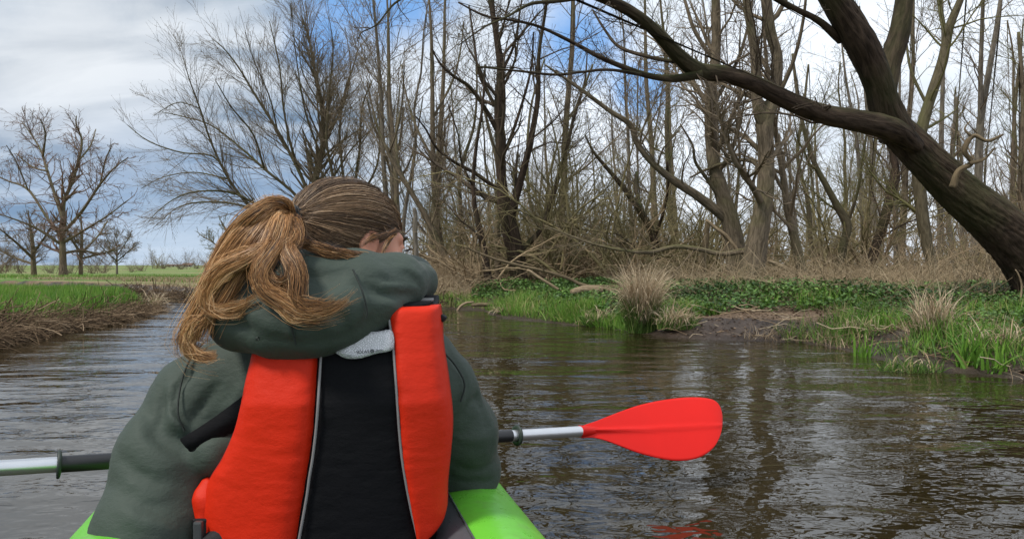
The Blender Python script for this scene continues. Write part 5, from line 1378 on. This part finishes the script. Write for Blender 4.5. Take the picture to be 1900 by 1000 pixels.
# starts: hairline ring plus whole scalp, as directions in the head frame
a = rg.uniform(0, 2 * math.pi, NS); hl = rg.random(NS)
front = np.stack([np.sin(a), np.cos(a), 0 * a], 1)
elev = np.interp(np.cos(a), [-1, -.5, 0, .35, .7, 1], [-.62, -.62, -.45, -.20, .14, .36])
elev = elev + np.abs(rg.normal(0, .22, NS)) * (rg.random(NS) < .6)
st_ = unit(np.concatenate([front[:, :2] * np.cos(elev)[:, None], np.sin(elev)[:, None]], 1))
Kh = 12; t = np.linspace(0, 1, Kh)
om = np.arccos(np.clip(st_ @ tdir, -.98, .98)); t_ = t[None, :, None]
sl = (np.sin((1 - t_) * om[:, None, None]) * st_[:, None] + np.sin(t_ * om[:, None, None]) * tdir[None, None]) / np.sin(om)[:, None, None]
layer = rg.uniform(.965, 1.03, NS)[:, None, None]; bulge = 1 + .05 * np.sin(t_ * math.pi) * rg.uniform(.2, 1, NS)[:, None, None]
sag = rg.normal(0, .012, (NS, 1, 1)) * np.sin(t_ * math.pi)
wav = .0016 * np.sin(t_ * rg.uniform(4, 9, (NS, 1, 1)) + rg.uniform(0, 6, (NS, 1, 1))) * np.sin(t_ * math.pi)
ph = rg.normal(0, 1, (NS, 1, 3)) * .02 * np.sin(t_ * math.pi)
Qh = CAPC + unit(sl + ph) * CAPR * (layer * bulge + sag); Qh = Qh + wav
endp = (TIE - HC) @ RH; w_ = sstep(.8, 1.0, t)[None, :, None]; Qh = Qh * (1 - w_) + (endp + rg.normal(0, .006, (NS, 1, 3))) * w_
Wh = HC + Qh @ RH.T
strand_b = MB(); tone = np.clip(.40 + .26 * vnoise(st_, 7, 5, 2) + rg.normal(0, .17, NS), 0, 1); tone = np.where(rg.random(NS) < .05, .9, tone)
cap_b = MB(); v, f, r = tubes(Wh, np.full((NS, Kh), .00038) * rg.uniform(.7, 1.25, (NS, 1)), 3, rnd=tone); cap_b.add(v, f, r)
# loose flyaway hairs at temple and crown
nf_ = 230; i_ = rg.integers(0, NS, nf_); k_ = rg.integers(0, 10, nf_); p0 = Wh[i_, k_]; d_ = unit(unit(Wh[i_, k_ + 1] - p0) * 1.2 + unit(p0 - HC) * .35 + rg.normal(0, .3, (nf_, 3)) + np.array([.25, 0, -.15])); Q = np.empty((nf_, 8, 3)); Q[:, 0] = p0; ln = rg.uniform(.015, .06, (nf_, 1))
for k in range(1, 8): Q[:, k] = Q[:, k - 1] + d_ * ln / 7; d_ = unit(d_ + rg.normal(0, .25, (nf_, 3)) + np.array([.03, 0, -.1]))
v, f, r = tubes(Q, np.full((nf_, 8), .00017), 3, rnd=rg.uniform(.3, .8, nf_)); cap_b.add(v, f, r); tag(cap_b.build('strands', M_hair_ash, person), kind='stuff').parent = hair


GUIDES = []


def lock(pts, n, w, tone=.55, sd=.21, curl=.0021, spread_end=.35, start=.62, core=True, fly=.14, tr=(.58, 1.05), flat=.6):
    """a lock of hair along photo-traced points (px, py, depth); w = half width in metres"""
    if core: GUIDES.append((pts, w, tone))
    n = int(n * 1.25); Kk = 16; w = w * (1.0 if w > .0118 else 1.28); flat = flat * (1 if w > .0118 else .7)
    g_ = catmull(np.array(px_(pts)), Kk * 3); g_ext = g_
    T = unit(np.gradient(g_, axis=0)); A = unit(np.cross(T, np.array([0, 1., 0]))); B = np.cross(T, A)
    th = rg.uniform(0, 6.283, n); ro = np.sqrt(rg.random(n)); e = rg.uniform(*tr, n); s0 = rg.uniform(0, .06, n)
    u = s0[:, None] + (e - s0)[:, None] * np.linspace(0, 1, Kk)[None]; u = np.clip(u, 0, 1); x = u * (len(g_) - 1); i = np.minimum(x.astype(int), len(g_) - 2); fr = (x - i)[..., None]
    base = g_[i] * (1 - fr) + g_[i + 1] * fr; a_ = A[i]; b_ = B[i]
    prof = w * np.interp(u, [0, .12, .5, .85, 1], [start, .75, 1.0, .75, spread_end])
    ph = rg.uniform(0, 6.283, (n, 2)); fq = rg.uniform(2, 5, (n, 2)); cl = curl * (.4 + rg.random((n, 1)))
    oa = ro[:, None] * np.cos(th)[:, None] * prof + cl * np.sin(u * fq[:, :1] * 3 + ph[:, :1]); ob = ro[:, None] * np.sin(th)[:, None] * prof * flat + cl * .7 * np.sin(u * fq[:, 1:] * 3 + ph[:, 1:])
    m = rg.random(n) < fly; oa = oa + np.where(m[:, None], (u ** 1.5) * rg.normal(0, w * .9, (n, 1)), 0)
    Q = base + a_ * oa[..., None] + b_ * ob[..., None]
    grp = vnoise(np.stack([np.cos(th) * ro * 2, np.sin(th) * ro * 2, ro * 0], 1), 2.5, int(pts[1][0]), 2)
    tn = np.clip(tone + .08 + .22 * grp + rg.normal(0, sd, n), 0, 1)
    rad = .00035 * rg.uniform(.7, 1.3, (n, 1)) * np.interp(np.linspace(0, 1, Kk), [0, .8, 1], [1, 1, .35])[None]
    v, f, r = tubes(Q, rad, 3, rnd=tn); strand_b.add(v, f, r)
    if core:
        g2 = g_[::3]; pr = w * np.interp(np.linspace(0, 1, len(g2)), [0, .12, .5, .85, 1], [start, .6, .75, .45, .02]); c_ = MB(); v, f, _ = tubes(g2[None], pr[None] * (.70 if w > .0118 else .5), 10); strand_b.add(v, f, tone * .45)


T0 = (541, 402, 1.205)
lock([T0, (512, 388, 1.17), (470, 402, 1.15), (432, 445, 1.145), (402, 505, 1.14), (378, 560, 1.135), (356, 605, 1.13), (346, 640, 1.13), (365, 659, 1.125), (402, 660, 1.12)], 620, .017, .62)
lock([T0, (508, 396, 1.165), (462, 425, 1.14), (425, 470, 1.135), (398, 525, 1.13), (372, 575, 1.125), (352, 612, 1.125), (340, 640, 1.12), (352, 658, 1.12)], 520, .014, .6)
lock([T0, (515, 400, 1.16), (480, 440, 1.13), (450, 490, 1.125), (420, 540, 1.12), (392, 580, 1.12), (372, 610, 1.12), (366, 632, 1.12)], 420, .015, .5)
lock([T0, (520, 398, 1.155), (505, 425, 1.125), (490, 460, 1.11), (455, 482, 1.105), (415, 500, 1.11), (390, 530, 1.115), (384, 560, 1.115), (405, 578, 1.11), (440, 570, 1.10), (475, 548, 1.095)], 330, .0085, .62)
lock([T0, (530, 410, 1.15), (520, 445, 1.115), (500, 475, 1.095), (482, 505, 1.085), (490, 535, 1.08), (525, 560, 1.075), (560, 582, 1.072), (600, 580, 1.07), (650, 556, 1.07)], 420, .0105, .58, tr=(.7, 1.0))
lock([T0, (535, 420, 1.15), (530, 460, 1.11), (545, 490, 1.09), (552, 520, 1.08), (548, 548, 1.075), (562, 570, 1.072), (595, 572, 1.07), (625, 562, 1.07)], 380, .0115, .5)
lock([(520, 440, 1.12), (500, 470, 1.10), (490, 500, 1.09), (510, 525, 1.085), (535, 520, 1.08), (540, 490, 1.085)], 220, .009, .38)
lock([(540, 430, 1.15), (560, 450, 1.14), (600, 466, 1.14), (645, 474, 1.15), (692, 478, 1.18)][::-1], 230, .0065, .42, start=.5, spread_end=.9)
lock([(548, 425, 1.16), (545, 450, 1.13), (520, 462, 1.11), (480, 470, 1.11), (440, 482, 1.115), (405, 500, 1.12), (378, 528, 1.12)], 300, .0085, .66)
lock([T0, (530, 380, 1.17), (505, 378, 1.155), (480, 392, 1.14), (450, 420, 1.14), (425, 460, 1.14), (410, 500, 1.14)], 340, .012, .52)
lock([T0, (548, 415, 1.15), (552, 440, 1.125), (535, 455, 1.11), (505, 465, 1.10)], 200, .009, .45)
lock([(450, 480, 1.12), (420, 520, 1.12), (400, 560, 1.12), (380, 590, 1.12), (358, 600, 1.12), (345, 622, 1.12), (350, 645, 1.12), (372, 660, 1.115), (400, 658, 1.11)], 240, .007, .7, fly=.2)
lock([(541, 395, 1.19), (515, 383, 1.17), (498, 375, 1.16), (488, 362, 1.16)], 70, .006, .6, core=False, fly=.5)
lock([(470, 530, 1.10), (500, 550, 1.085), (520, 570, 1.075), (545, 592, 1.07), (575, 590, 1.068)], 90, .004, .75, core=False, fly=.4)
lock([(735, 432, 1.262), (722, 446, 1.245), (712, 464, 1.235), (708, 482, 1.23)], 40, .003, .5, core=False, curl=.001)
lock([(738, 425, 1.262), (715, 436, 1.235), (692, 442, 1.212), (668, 458, 1.20)], 36, .004, .22, core=False, fly=.2, curl=.001)
for pts, w, tone in list(GUIDES):
    for _ in range(5):
        q = [(x + rg.normal(0, 2 + 11 * k / len(pts)), y + rg.normal(0, 2 + 9 * k / len(pts)), d - .004 * k / len(pts)) for k, (x, y, d) in enumerate(pts)]
        lock(q, int(rg.integers(8, 22)), float(rg.uniform(.0015, .004)), float(np.clip(tone + rg.normal(.05, .15), 0, 1)), core=False, fly=.3, spread_end=1.2)
tag(strand_b.build('strands', M_hair, person), kind='stuff').parent = hair
for o in hair.children: o.location = (0, 0, 0)
# elastic
tv = unit(TIE - HC); s1 = unit(np.cross(tv, [0, 0, 1.])); s2 = np.cross(tv, s1); b = MB()
for k in range(3):
    tt = np.linspace(0, 2 * math.pi, 29); c = TIE + tv * (-.006 + .005 * k) + (np.cos(tt)[:, None] * s1 + np.sin(tt)[:, None] * s2) * (.0165 + .001 * np.sin(5 * tt)[:, None]); v, f, _ = tubes(c[None], np.full((1, 29), .0026), 7); b.add(v, f)
b.build('hair_elastic', M_elastic, person)

# legs, shoes and hands (in the boat and on the shaft)
def shaft_pt(px):
    iv = .7246 + (.4878 - .7246) * px / 1075.0; d = 1 / iv; return P(px, 868 + (800 - 868) * px / 1075.0, d)


def wp(px, d, z): return np.array([(px - CX) / F * d, d, z])


leg = lambda p: np.minimum(chain(p, [wp(560, 1.35, .15), wp(425, 1.70, .23), wp(425, 2.1, .12)], [.085, .060, .042], .03), chain(p, [wp(665, 1.35, .15), wp(620, 1.75, .23), wp(560, 2.15, .12)], [.085, .060, .042], .03))
v_, f_ = surface(leg, (-1.0, 1.2, -.02), (.05, 2.35, .42), .014); n_ = vnormals(v_, f_)
if n_[v_[:, 2].argmax()][2] < 0: f_ = f_[:, ::-1]
b = MB(); b.add(v_, f_); b.build('trousers', M_trouser, person)
for q in (wp(425, 2.12, .11), wp(560, 2.17, .11)):
    v_, f_ = surface(lambda p: smin(cone(p, q, q + np.array([-.03, .10, .06]), .042, .033), cone(p, q, q + np.array([0, 0, .03]), .042, .045), .02), q - .12, q + .2, .009); n_ = vnormals(v_, f_)
    if n_[v_[:, 2].argmax()][2] < 0: f_ = f_[:, ::-1]
    b = MB(); b.add(v_, f_); b.build('shoe', M_shoe, person)
# front of the vest, closed by a zip
for s_ in (-1, 1):
    def fr(p):
        z = p[:, 2]; o = np.argsort([t[2] for t in TOR]); zs = np.array([TOR[k][2] for k in o]); cx = np.interp(z, zs, [TOR[k][0] for k in o]); cy = np.interp(z, zs, [TOR[k][1] for k in o])
        hw = np.interp(z, zs, [.185, .185, .185, .180, .150, .08][::-1] if False else [.185, .185, .185, .180, .150, .08]); hd = np.interp(z, zs, [.12, .125, .13, .13, .115, .08])
        k = (np.abs(np.stack([(p[:, 0] - cx) / hw, (p[:, 1] - cy) / hd], 1)) ** 2.4).sum(1) ** (1 / 2.4); d = (k - 1) * hd * .9 - .03
        x = (p[:, 0] - cx) * s_; return np.maximum.reduce([d, .004 - x, x - .15 + .25 * np.maximum(0, z - .32), cy + .03 - p[:, 1], .06 - z, z - .46])
    v_, f_ = surface(fr, (-.56, 1.25, .02), (-.02, 1.52, .50), .008); v_ = relax(v_, f_, 2); n_ = vnormals(v_, f_)
    if n_[v_[:, 1].argmax()][1] < 0: f_ = f_[:, ::-1]
    b = MB(); b.add(v_, f_); o = b.build('vest_front', M_orange, person); o.parent = vest


def hand(pxc, sgn):
    c = shaft_pt(pxc); ax = unit(shaft_pt(pxc + 20) - shaft_pt(pxc)); R0 = .0145
    bk = unit(np.cross(ax, [0, 0, 1.])); bk = bk if bk[1] > 0 else -bk; up = unit(np.cross(bk, ax)); up = up if up[2] > 0 else -up
    def at(s, ang, r): return c + ax * s + r * (math.cos(ang) * up - math.sin(ang) * bk)     # ang 0 = above the shaft, 90 deg = towards the wearer
    parts_ = []
    for k, (s, l) in enumerate(((-.030, 1.0), (-.010, 1.08), (.010, 1.0), (.029, .85))):
        rr = R0 + .0085; angs = np.radians(np.array([60, 0, -65, -130, -185]) * (1 if k < 3 else .95)); parts_.append(([at(s, t_, rr + (.003 if t_ > 0 else 0)) for t_ in angs], [.0098 * l ** .5, .0092, .0088, .0082, .0075]))
    th_ = [at(sgn * .028, math.radians(100), R0 + .012), at(sgn * .042, math.radians(140), R0 + .011), at(sgn * .040, math.radians(195), R0 + .009), at(sgn * .028, math.radians(225), R0 + .009)]
    wrist = c - bk * .065 + np.array([0, 0, .006])
    def sd(p):
        d = None
        for pts, rad in parts_:
            k_ = chain(p, pts, rad, .003); d = k_ if d is None else np.minimum(d, k_)
        pal = np.minimum(cone(p, at(-.026, 1.15, R0 + .012), at(.026, 1.15, R0 + .012), .012, .012), cone(p, at(-.02, 1.6, R0 + .03), at(.02, 1.6, R0 + .03), .014, .014))
        pal = smin(pal, cone(p, at(0, 1.5, R0 + .022), wrist, .021, .022), .02)
        d = smin(d, pal, .006); return smin(d, chain(p, th_, [.012, .011, .0095, .008], .004), .006)
    v_, f_ = surface(sd, c - .10, c + .075, .0032); v_ = relax(v_, f_, 1); n_ = vnormals(v_, f_)
    if n_[v_[:, 2].argmax()][2] < 0: f_ = f_[:, ::-1]
    bb = MB(); bb.add(v_, f_); bb.build('hand', M_skin, person)


hand(352, 1); hand(792, -1)

# ------------------------------------------------------------------ paddle
M_alu = simple('brushed_aluminium_tube', (.62, .63, .65), .3, .08, 40, metal=.85, bump=.05, bscale=200)
M_grip = simple('black_shaft_sleeve', (.012, .012, .014), .42, .1, spec=.5)
M_ring = simple('dark_green_rubber_ring', (.018, .028, .022), .55, .15)
M_blade = simple('red_plastic_blade', (.60, .010, .006), .5, .06, 14, bump=.12, bscale=45, spec=.2)
pad = tag(empty('paddle', shaft_pt(560)), 'double bladed paddle with silver and black shaft and a bright red blade above the water', 'paddle')


def seg(name, a, b_, r_, m_, sides=28):
    A_, B_ = shaft_pt(a), shaft_pt(b_); n_ = 8; c = A_ + (B_ - A_) * np.linspace(0, 1, n_)[:, None]; bb = MB(); v, f, _ = tubes(c[None], np.full((1, n_), r_), sides); bb.add(v, f)
    return bb.build(name, m_, pad)


seg('shaft', -420, 1079, .0142, M_alu); seg('shaft_sleeve', 113, 240, .0152, M_grip); seg('shaft_sleeve', 240, 948, .0150, M_grip)
sd_ = unit(shaft_pt(600) - shaft_pt(500))


def ring(pxc, R_, r_):
    c = shaft_pt(pxc); s1 = unit(np.cross(sd_, [0, 0, 1.])); s2 = np.cross(sd_, s1); tt = np.linspace(0, 2 * math.pi, 41); cc = c + (np.cos(tt)[:, None] * s1 + np.sin(tt)[:, None] * s2) * R_
    Pn = []; th = np.linspace(0, 2 * math.pi, 25)[:-1]
    prof = [(-.004, .0145), (-.004, .021), (-.0035, .0255), (-.001, .0265), (.0015, .0255), (.003, .021), (.004, .0145)]
    vv = np.array([[c + sd_ * a_ + (math.cos(t) * s1 + math.sin(t) * s2) * q for t in th] for a_, q in prof]); idx = np.arange(7 * 24).reshape(7, 24)
    bb = MB(); bb.add(vv.reshape(-1, 3), np.stack([idx, np.roll(idx, -1, 1), np.roll(np.roll(idx, -1, 0), -1, 1), np.roll(idx, -1, 0)], -1).reshape(-1, 4)); bb.build('drip_ring', M_ring, pad)


ring(110, .02, .004); ring(960, .02, .004)


def blade(outl, base, tip, name, label=None):
    """outl: rows (x, y_top, y_bot) in photo pixels along the blade; gently curved with a raised spine"""
    rows = catmull(np.array(outl, float), 60); nu = 25; V0 = np.empty((60, nu, 3)); nrm = np.array([.12, -.78, .6]); nrm = nrm / np.linalg.norm(nrm)
    d_a, d_b = base, tip
    for j in range(60):
        x, yt, yb = rows[j]; s = j / 59; dd = d_a + (d_b - d_a) * s + .02 * math.sin(s * math.pi)
        ymid = np.interp(x, [1075, 1105, 1200, 1340], [801, 799, 797, 789])
        for i in range(nu):
            u = i / (nu - 1); y = yt + (yb - yt) * u
            off = (y - ymid) / F * dd
            V0[j, i] = P(x, y, dd - .75 * off) + nrm * (.0095 * math.exp(-((y - ymid) / 3.4) ** 2) * (1 - s * .8) - .05 * (off / .08) ** 2 * .12)
    V1 = V0 - nrm * .0028
    thick = np.array([math.cos(k) for k in (0,)])
    # socket: round at the neck
    idx = np.arange(60 * nu).reshape(60, nu); f0 = np.stack([idx[:-1, :-1], idx[1:, :-1], idx[1:, 1:], idx[:-1, 1:]], -1).reshape(-1, 4); m = 60 * nu
    ringi = np.concatenate([idx[0, :], idx[1:, -1], idx[-1, -2::-1], idx[-2:0:-1, 0]]); r2 = np.roll(ringi, -1)
    bb = MB(); bb.add(np.concatenate([V0.reshape(-1, 3), V1.reshape(-1, 3)]), np.concatenate([f0, f0[:, ::-1] + m, np.stack([ringi, r2, r2 + m, ringi + m], 1)]))
    A_ = shaft_pt(1076); B_ = P(1150, 799.0, 2.13) + np.array([0, .008, 0]); c = A_ + (B_ - A_) * np.linspace(0, 1, 10)[:, None]; v, f, _ = tubes(c[None], np.linspace(.0158, .003, 10)[None], 18); bb.add(v, f)
    bb.add(np.vstack([c[:1], v[:18]]), [(0, k + 1, (k + 1) % 18 + 1) for k in range(18)])
    o = bb.build(name, M_blade, pad); return o, bb


outl = [(1079, 790, 812), (1090, 786, 811), (1105, 781, 812), (1125, 773, 817), (1150, 763, 826), (1180, 752, 837), (1210, 744, 845), (1240, 738.5, 850.5), (1265, 735.5, 852), (1290, 734.5, 849), (1310, 736, 841), (1325, 740, 829), (1334, 748, 814), (1339, 760, 798), (1341, 772, 780)]
bl, bbb = blade(outl, 2.06, 2.20, 'blade')
# the other blade: the same shape turned to the other end of the shaft, feathered
vr = np.concatenate(bbb.v); A_ = shaft_pt(1076); B2 = shaft_pt(-400); e1 = sd_; up0 = np.array([0, 0, 1.]); e2 = unit(np.cross(e1, up0)); e3 = np.cross(e2, e1)
q = (vr - A_) @ np.stack([e1, e2, e3], 1); fe = math.radians(55); q2 = np.stack([-q[:, 0], q[:, 1] * math.cos(fe) - q[:, 2] * math.sin(fe), q[:, 1] * math.sin(fe) + q[:, 2] * math.cos(fe)], 1)
b = MB(); off_ = 0; allv = B2 + q2 @ np.stack([e1, e2, e3], 1).T; b.v = [allv]; b.n = len(allv); b.f = bbb.f; b.a = [np.full(len(allv), .5, np.float32)]; b.build('blade', M_blade, pad)

# ------------------------------------------------------------------ inflatable kayak
def m_lime(g, bs):
    co = g.node('ShaderNodeTexCoord').outputs['Object']; n = g.noise(co, 22, 6, .7); n2 = g.noise(g.mapping(co, (30, 6, 30)), 1, 4)
    dirt = g.math('MULTIPLY', g.ramp(n, [(.52, 0.0), (.72, .5)]), g.ramp(n2, [(.4, .2), (.6, 1.0)]))
    g.put(bs, 'Base Color', g.mix(dirt, g.mix(g.noise(co, 5, 3), (.115, .43, .03), (.15, .52, .045)), (.12, .20, .06))); g.put(bs, 'Roughness', g.ramp(n, [(.3, .22), (.7, .45)])); g.put(bs, 'Specular IOR Level', .5)
    g.put(bs, 'Normal', g.node('ShaderNodeBump', {'Height': g.math('ADD', g.noise(co, 16, 3), g.math('MULTIPLY', n, .15)), 'Strength': .25, 'Distance': .01}).outputs[0])
M_green = mat('lime_green_vinyl', m_lime)
def m_grey(g, bs):
    co = g.node('ShaderNodeTexCoord').outputs['Object']; n = g.noise(co, 120, 3)
    drop = g.node('ShaderNodeTexVoronoi', {'Vector': co, 'Scale': 95}, feature='F1').outputs[0]; dm = g.ramp(drop, [(.10, 1.0), (.2, 0.0)])
    pick = g.ramp(g.noise(co, 60, 2), [(.52, 0.0), (.6, 1.0)]); dm = g.math('MULTIPLY', dm, pick)
    g.put(bs, 'Base Color', g.mix(n, (.052, .056, .062), (.085, .09, .10))); g.put(bs, 'Roughness', g.math('SUBTRACT', .42, g.math('MULTIPLY', dm, .35)))
    h = g.math('ADD', g.math('MULTIPLY', dm, 1.0), g.math('MULTIPLY', g.noise(co, 14, 3), .8)); g.put(bs, 'Normal', g.node('ShaderNodeBump', {'Height': h, 'Strength': .5, 'Distance': .004}).outputs[0])
M_kgrey = mat('wet_dark_grey_vinyl', m_grey)
FW = unit(np.array([-.25, 1, 0])); RT = np.array([FW[1], -FW[0], 0]); O_ = np.array([-.315, 1.19, .0])
kay = tag(empty('kayak', O_), 'lime green and grey inflatable kayak carrying the paddler', 'kayak')


def tube_center(s, side):
    """centre of a side tube at s metres along the boat"""
    lat = .272 * (1 - np.clip((s - .7) / 1.25, 0, 1) ** 2.2 * .93) * (1 - np.clip((-s - .9) / .8, 0, 1) ** 2.2 * .9)
    z = .125 + .16 * np.clip((s - .9) / 1.1, 0, 1) ** 2
    r = .112 * (1 - .35 * np.clip((s - 1.0) / 1.0, 0, 1) ** 1.5) * (1 - .3 * np.clip((-s - .9) / .8, 0, 1) ** 1.5)
    return O_ + FW * s + RT * (side * lat) + np.array([0, 0, z]), r


ss = np.linspace(-1.7, 2.0, 190); NSd = 48
for side in (-1, 1):
    C_ = np.array([tube_center(s, side)[0] for s in ss]); Rr = np.array([tube_center(s, side)[1] for s in ss]); T_ = unit(np.gradient(C_, axis=0))
    lat_ = unit(np.cross(T_, [0, 0, 1.])) * side; upv = unit(np.cross(lat_ * side, T_))
    def shell(a0, a1, n_, dr, closed=False):
        an = np.linspace(a0, a1, n_) if not closed else np.arange(n_) * 2 * math.pi / n_
        # angle 0 = straight up, positive = outwards
        puck = 1 + .006 * vnoise(np.stack([ss[:, None] * 30 + 0 * an[None], np.cos(an)[None] * 2 + 0 * ss[:, None], np.sin(an)[None] * 2 + 0 * ss[:, None]], -1), 1, 3, 2)
        rr = (Rr[:, None] * puck + dr)[..., None]
        return C_[:, None] + rr * (np.cos(an)[None, :, None] * upv[:, None] + np.sin(an)[None, :, None] * lat_[:, None])
    g0 = shell(0, 0, NSd, 0, True); idx = np.arange(len(ss) * NSd).reshape(len(ss), NSd); fq = np.stack([idx[:-1], np.roll(idx, -1, 1)[:-1], np.roll(idx, -1, 1)[1:], idx[1:]], -1).reshape(-1, 4)
    b = MB(); b.add(g0.reshape(-1, 3), fq)
    for e_ in (0, -1):
        b.add(np.vstack([g0[e_], C_[e_][None] + T_[e_] * (.06 if e_ else -.06)]), [(k, (k + 1) % NSd, NSd) for k in range(NSd)])
    tb_ = b.build('side_tube', M_green, kay)
    g1 = shell(math.radians(-22), math.radians(-105), 18, .0022); i2 = np.arange(len(ss) * 18).reshape(len(ss), 18); b = MB(); b.add(g1.reshape(-1, 3), np.stack([i2[:-1, :-1], i2[1:, :-1], i2[1:, 1:], i2[:-1, 1:]], -1).reshape(-1, 4)); b.build('inner_panel', M_kgrey, kay)
    c = shell(math.radians(-21), math.radians(-20), 2, .0025)[:, 0]; b = MB(); v, f, _ = tubes(c[None], np.full((1, len(c)), .0018), 6); b.add(v, f); b.build('welt', M_kgrey, kay)
    c = shell(math.radians(74), math.radians(75), 2, .001)[:, 0]; b = MB(); v, f, _ = tubes(c[None], (.0028 + .0012 * vnoise(np.stack([ss * 60, ss * 0, ss * 0], -1), 1, 5, 2))[None], 6); b.add(v, f); b.build('welt', M_green, kay)
    if side == 1:
        em = [(.09, -10), (.02, -24), (.04, -30), (-.01, -42), (-.05, -46), (-.02, -30)]
        pts = []
        for s, dg in [(.125, -34), (.085, -37), (.03, -46), (-.02, -54), (-.03, -64), (.02, -57), (.07, -49)]:
            s = s - .10; cc, r_ = tube_center(s, side); j = np.searchsorted(ss, s); pts.append(cc + (r_ + .004) * (math.cos(math.radians(dg)) * upv[j] + math.sin(math.radians(dg)) * lat_[j]))
        pts = np.array(pts); n_ = len(pts); nn_ = upv[95]; b = MB(); b.add(np.vstack([pts, pts - nn_ * .002, pts.mean(0)[None]]), [(k, (k + 1) % n_, (k + 1) % n_ + n_, k + n_) for k in range(n_)]); b.add(np.vstack([pts, pts.mean(0)[None] + nn_ * .001]), [(k, (k + 1) % n_, n_) for k in range(n_)]); b.build('emblem', M_grip, kay, False)
# floor, bow deck, seat
b = MB(); sf_ = np.linspace(-1.6, 1.75, 80); lat = np.linspace(-1, 1, 33)
fl_ = np.array([[O_ + FW * s + RT * (l * (.285 * (1 - np.clip((s - .7) / 1.25, 0, 1) ** 2.2 * .93) * (1 - np.clip((-s - .9) / .8, 0, 1) ** 2.2 * .9))) + np.array([0, 0, .055 + .012 * abs(math.cos(l * 9)) + .16 * np.clip((s - .9) / 1.1, 0, 1) ** 2]) for l in lat] for s in sf_]); i2 = np.arange(80 * 33).reshape(80, 33)
b.add(fl_.reshape(-1, 3), np.stack([i2[:-1, :-1], i2[:-1, 1:], i2[1:, 1:], i2[1:, :-1]], -1).reshape(-1, 4)); b.build('floor', M_kgrey, kay)
b = MB(); dk = np.array([[tube_center(s, -1)[0] * (1 - t) + tube_center(s, 1)[0] * t + np.array([0, 0, .085 + .03 * math.sin(t * math.pi)]) for t in np.linspace(0, 1, 17)] for s in np.linspace(1.15, 1.98, 24)]); i2 = np.arange(24 * 17).reshape(24, 17)
b.add(dk.reshape(-1, 3), np.stack([i2[:-1, :-1], i2[:-1, 1:], i2[1:, 1:], i2[1:, :-1]], -1).reshape(-1, 4)); b.build('bow_deck', M_kgrey, kay)
sb = lambda p: (lambda q: np.maximum(ellip(q, (0, 0, .12), (.21, .035, .15)), 0 * q[:, 0] - 1))((p - (O_ + FW * -.03)) @ np.stack([RT, FW, np.array([0, 0, 1.])], 1))
v_, f_ = surface(sb, O_ + np.array([-.3, -.2, -.06]), O_ + np.array([.3, .2, .3]), .010); n_ = vnormals(v_, f_)
if n_[v_[:, 2].argmax()][2] < 0: f_ = f_[:, ::-1]
b = MB(); b.add(v_, f_); b.build('seat_back', M_strap, kay)
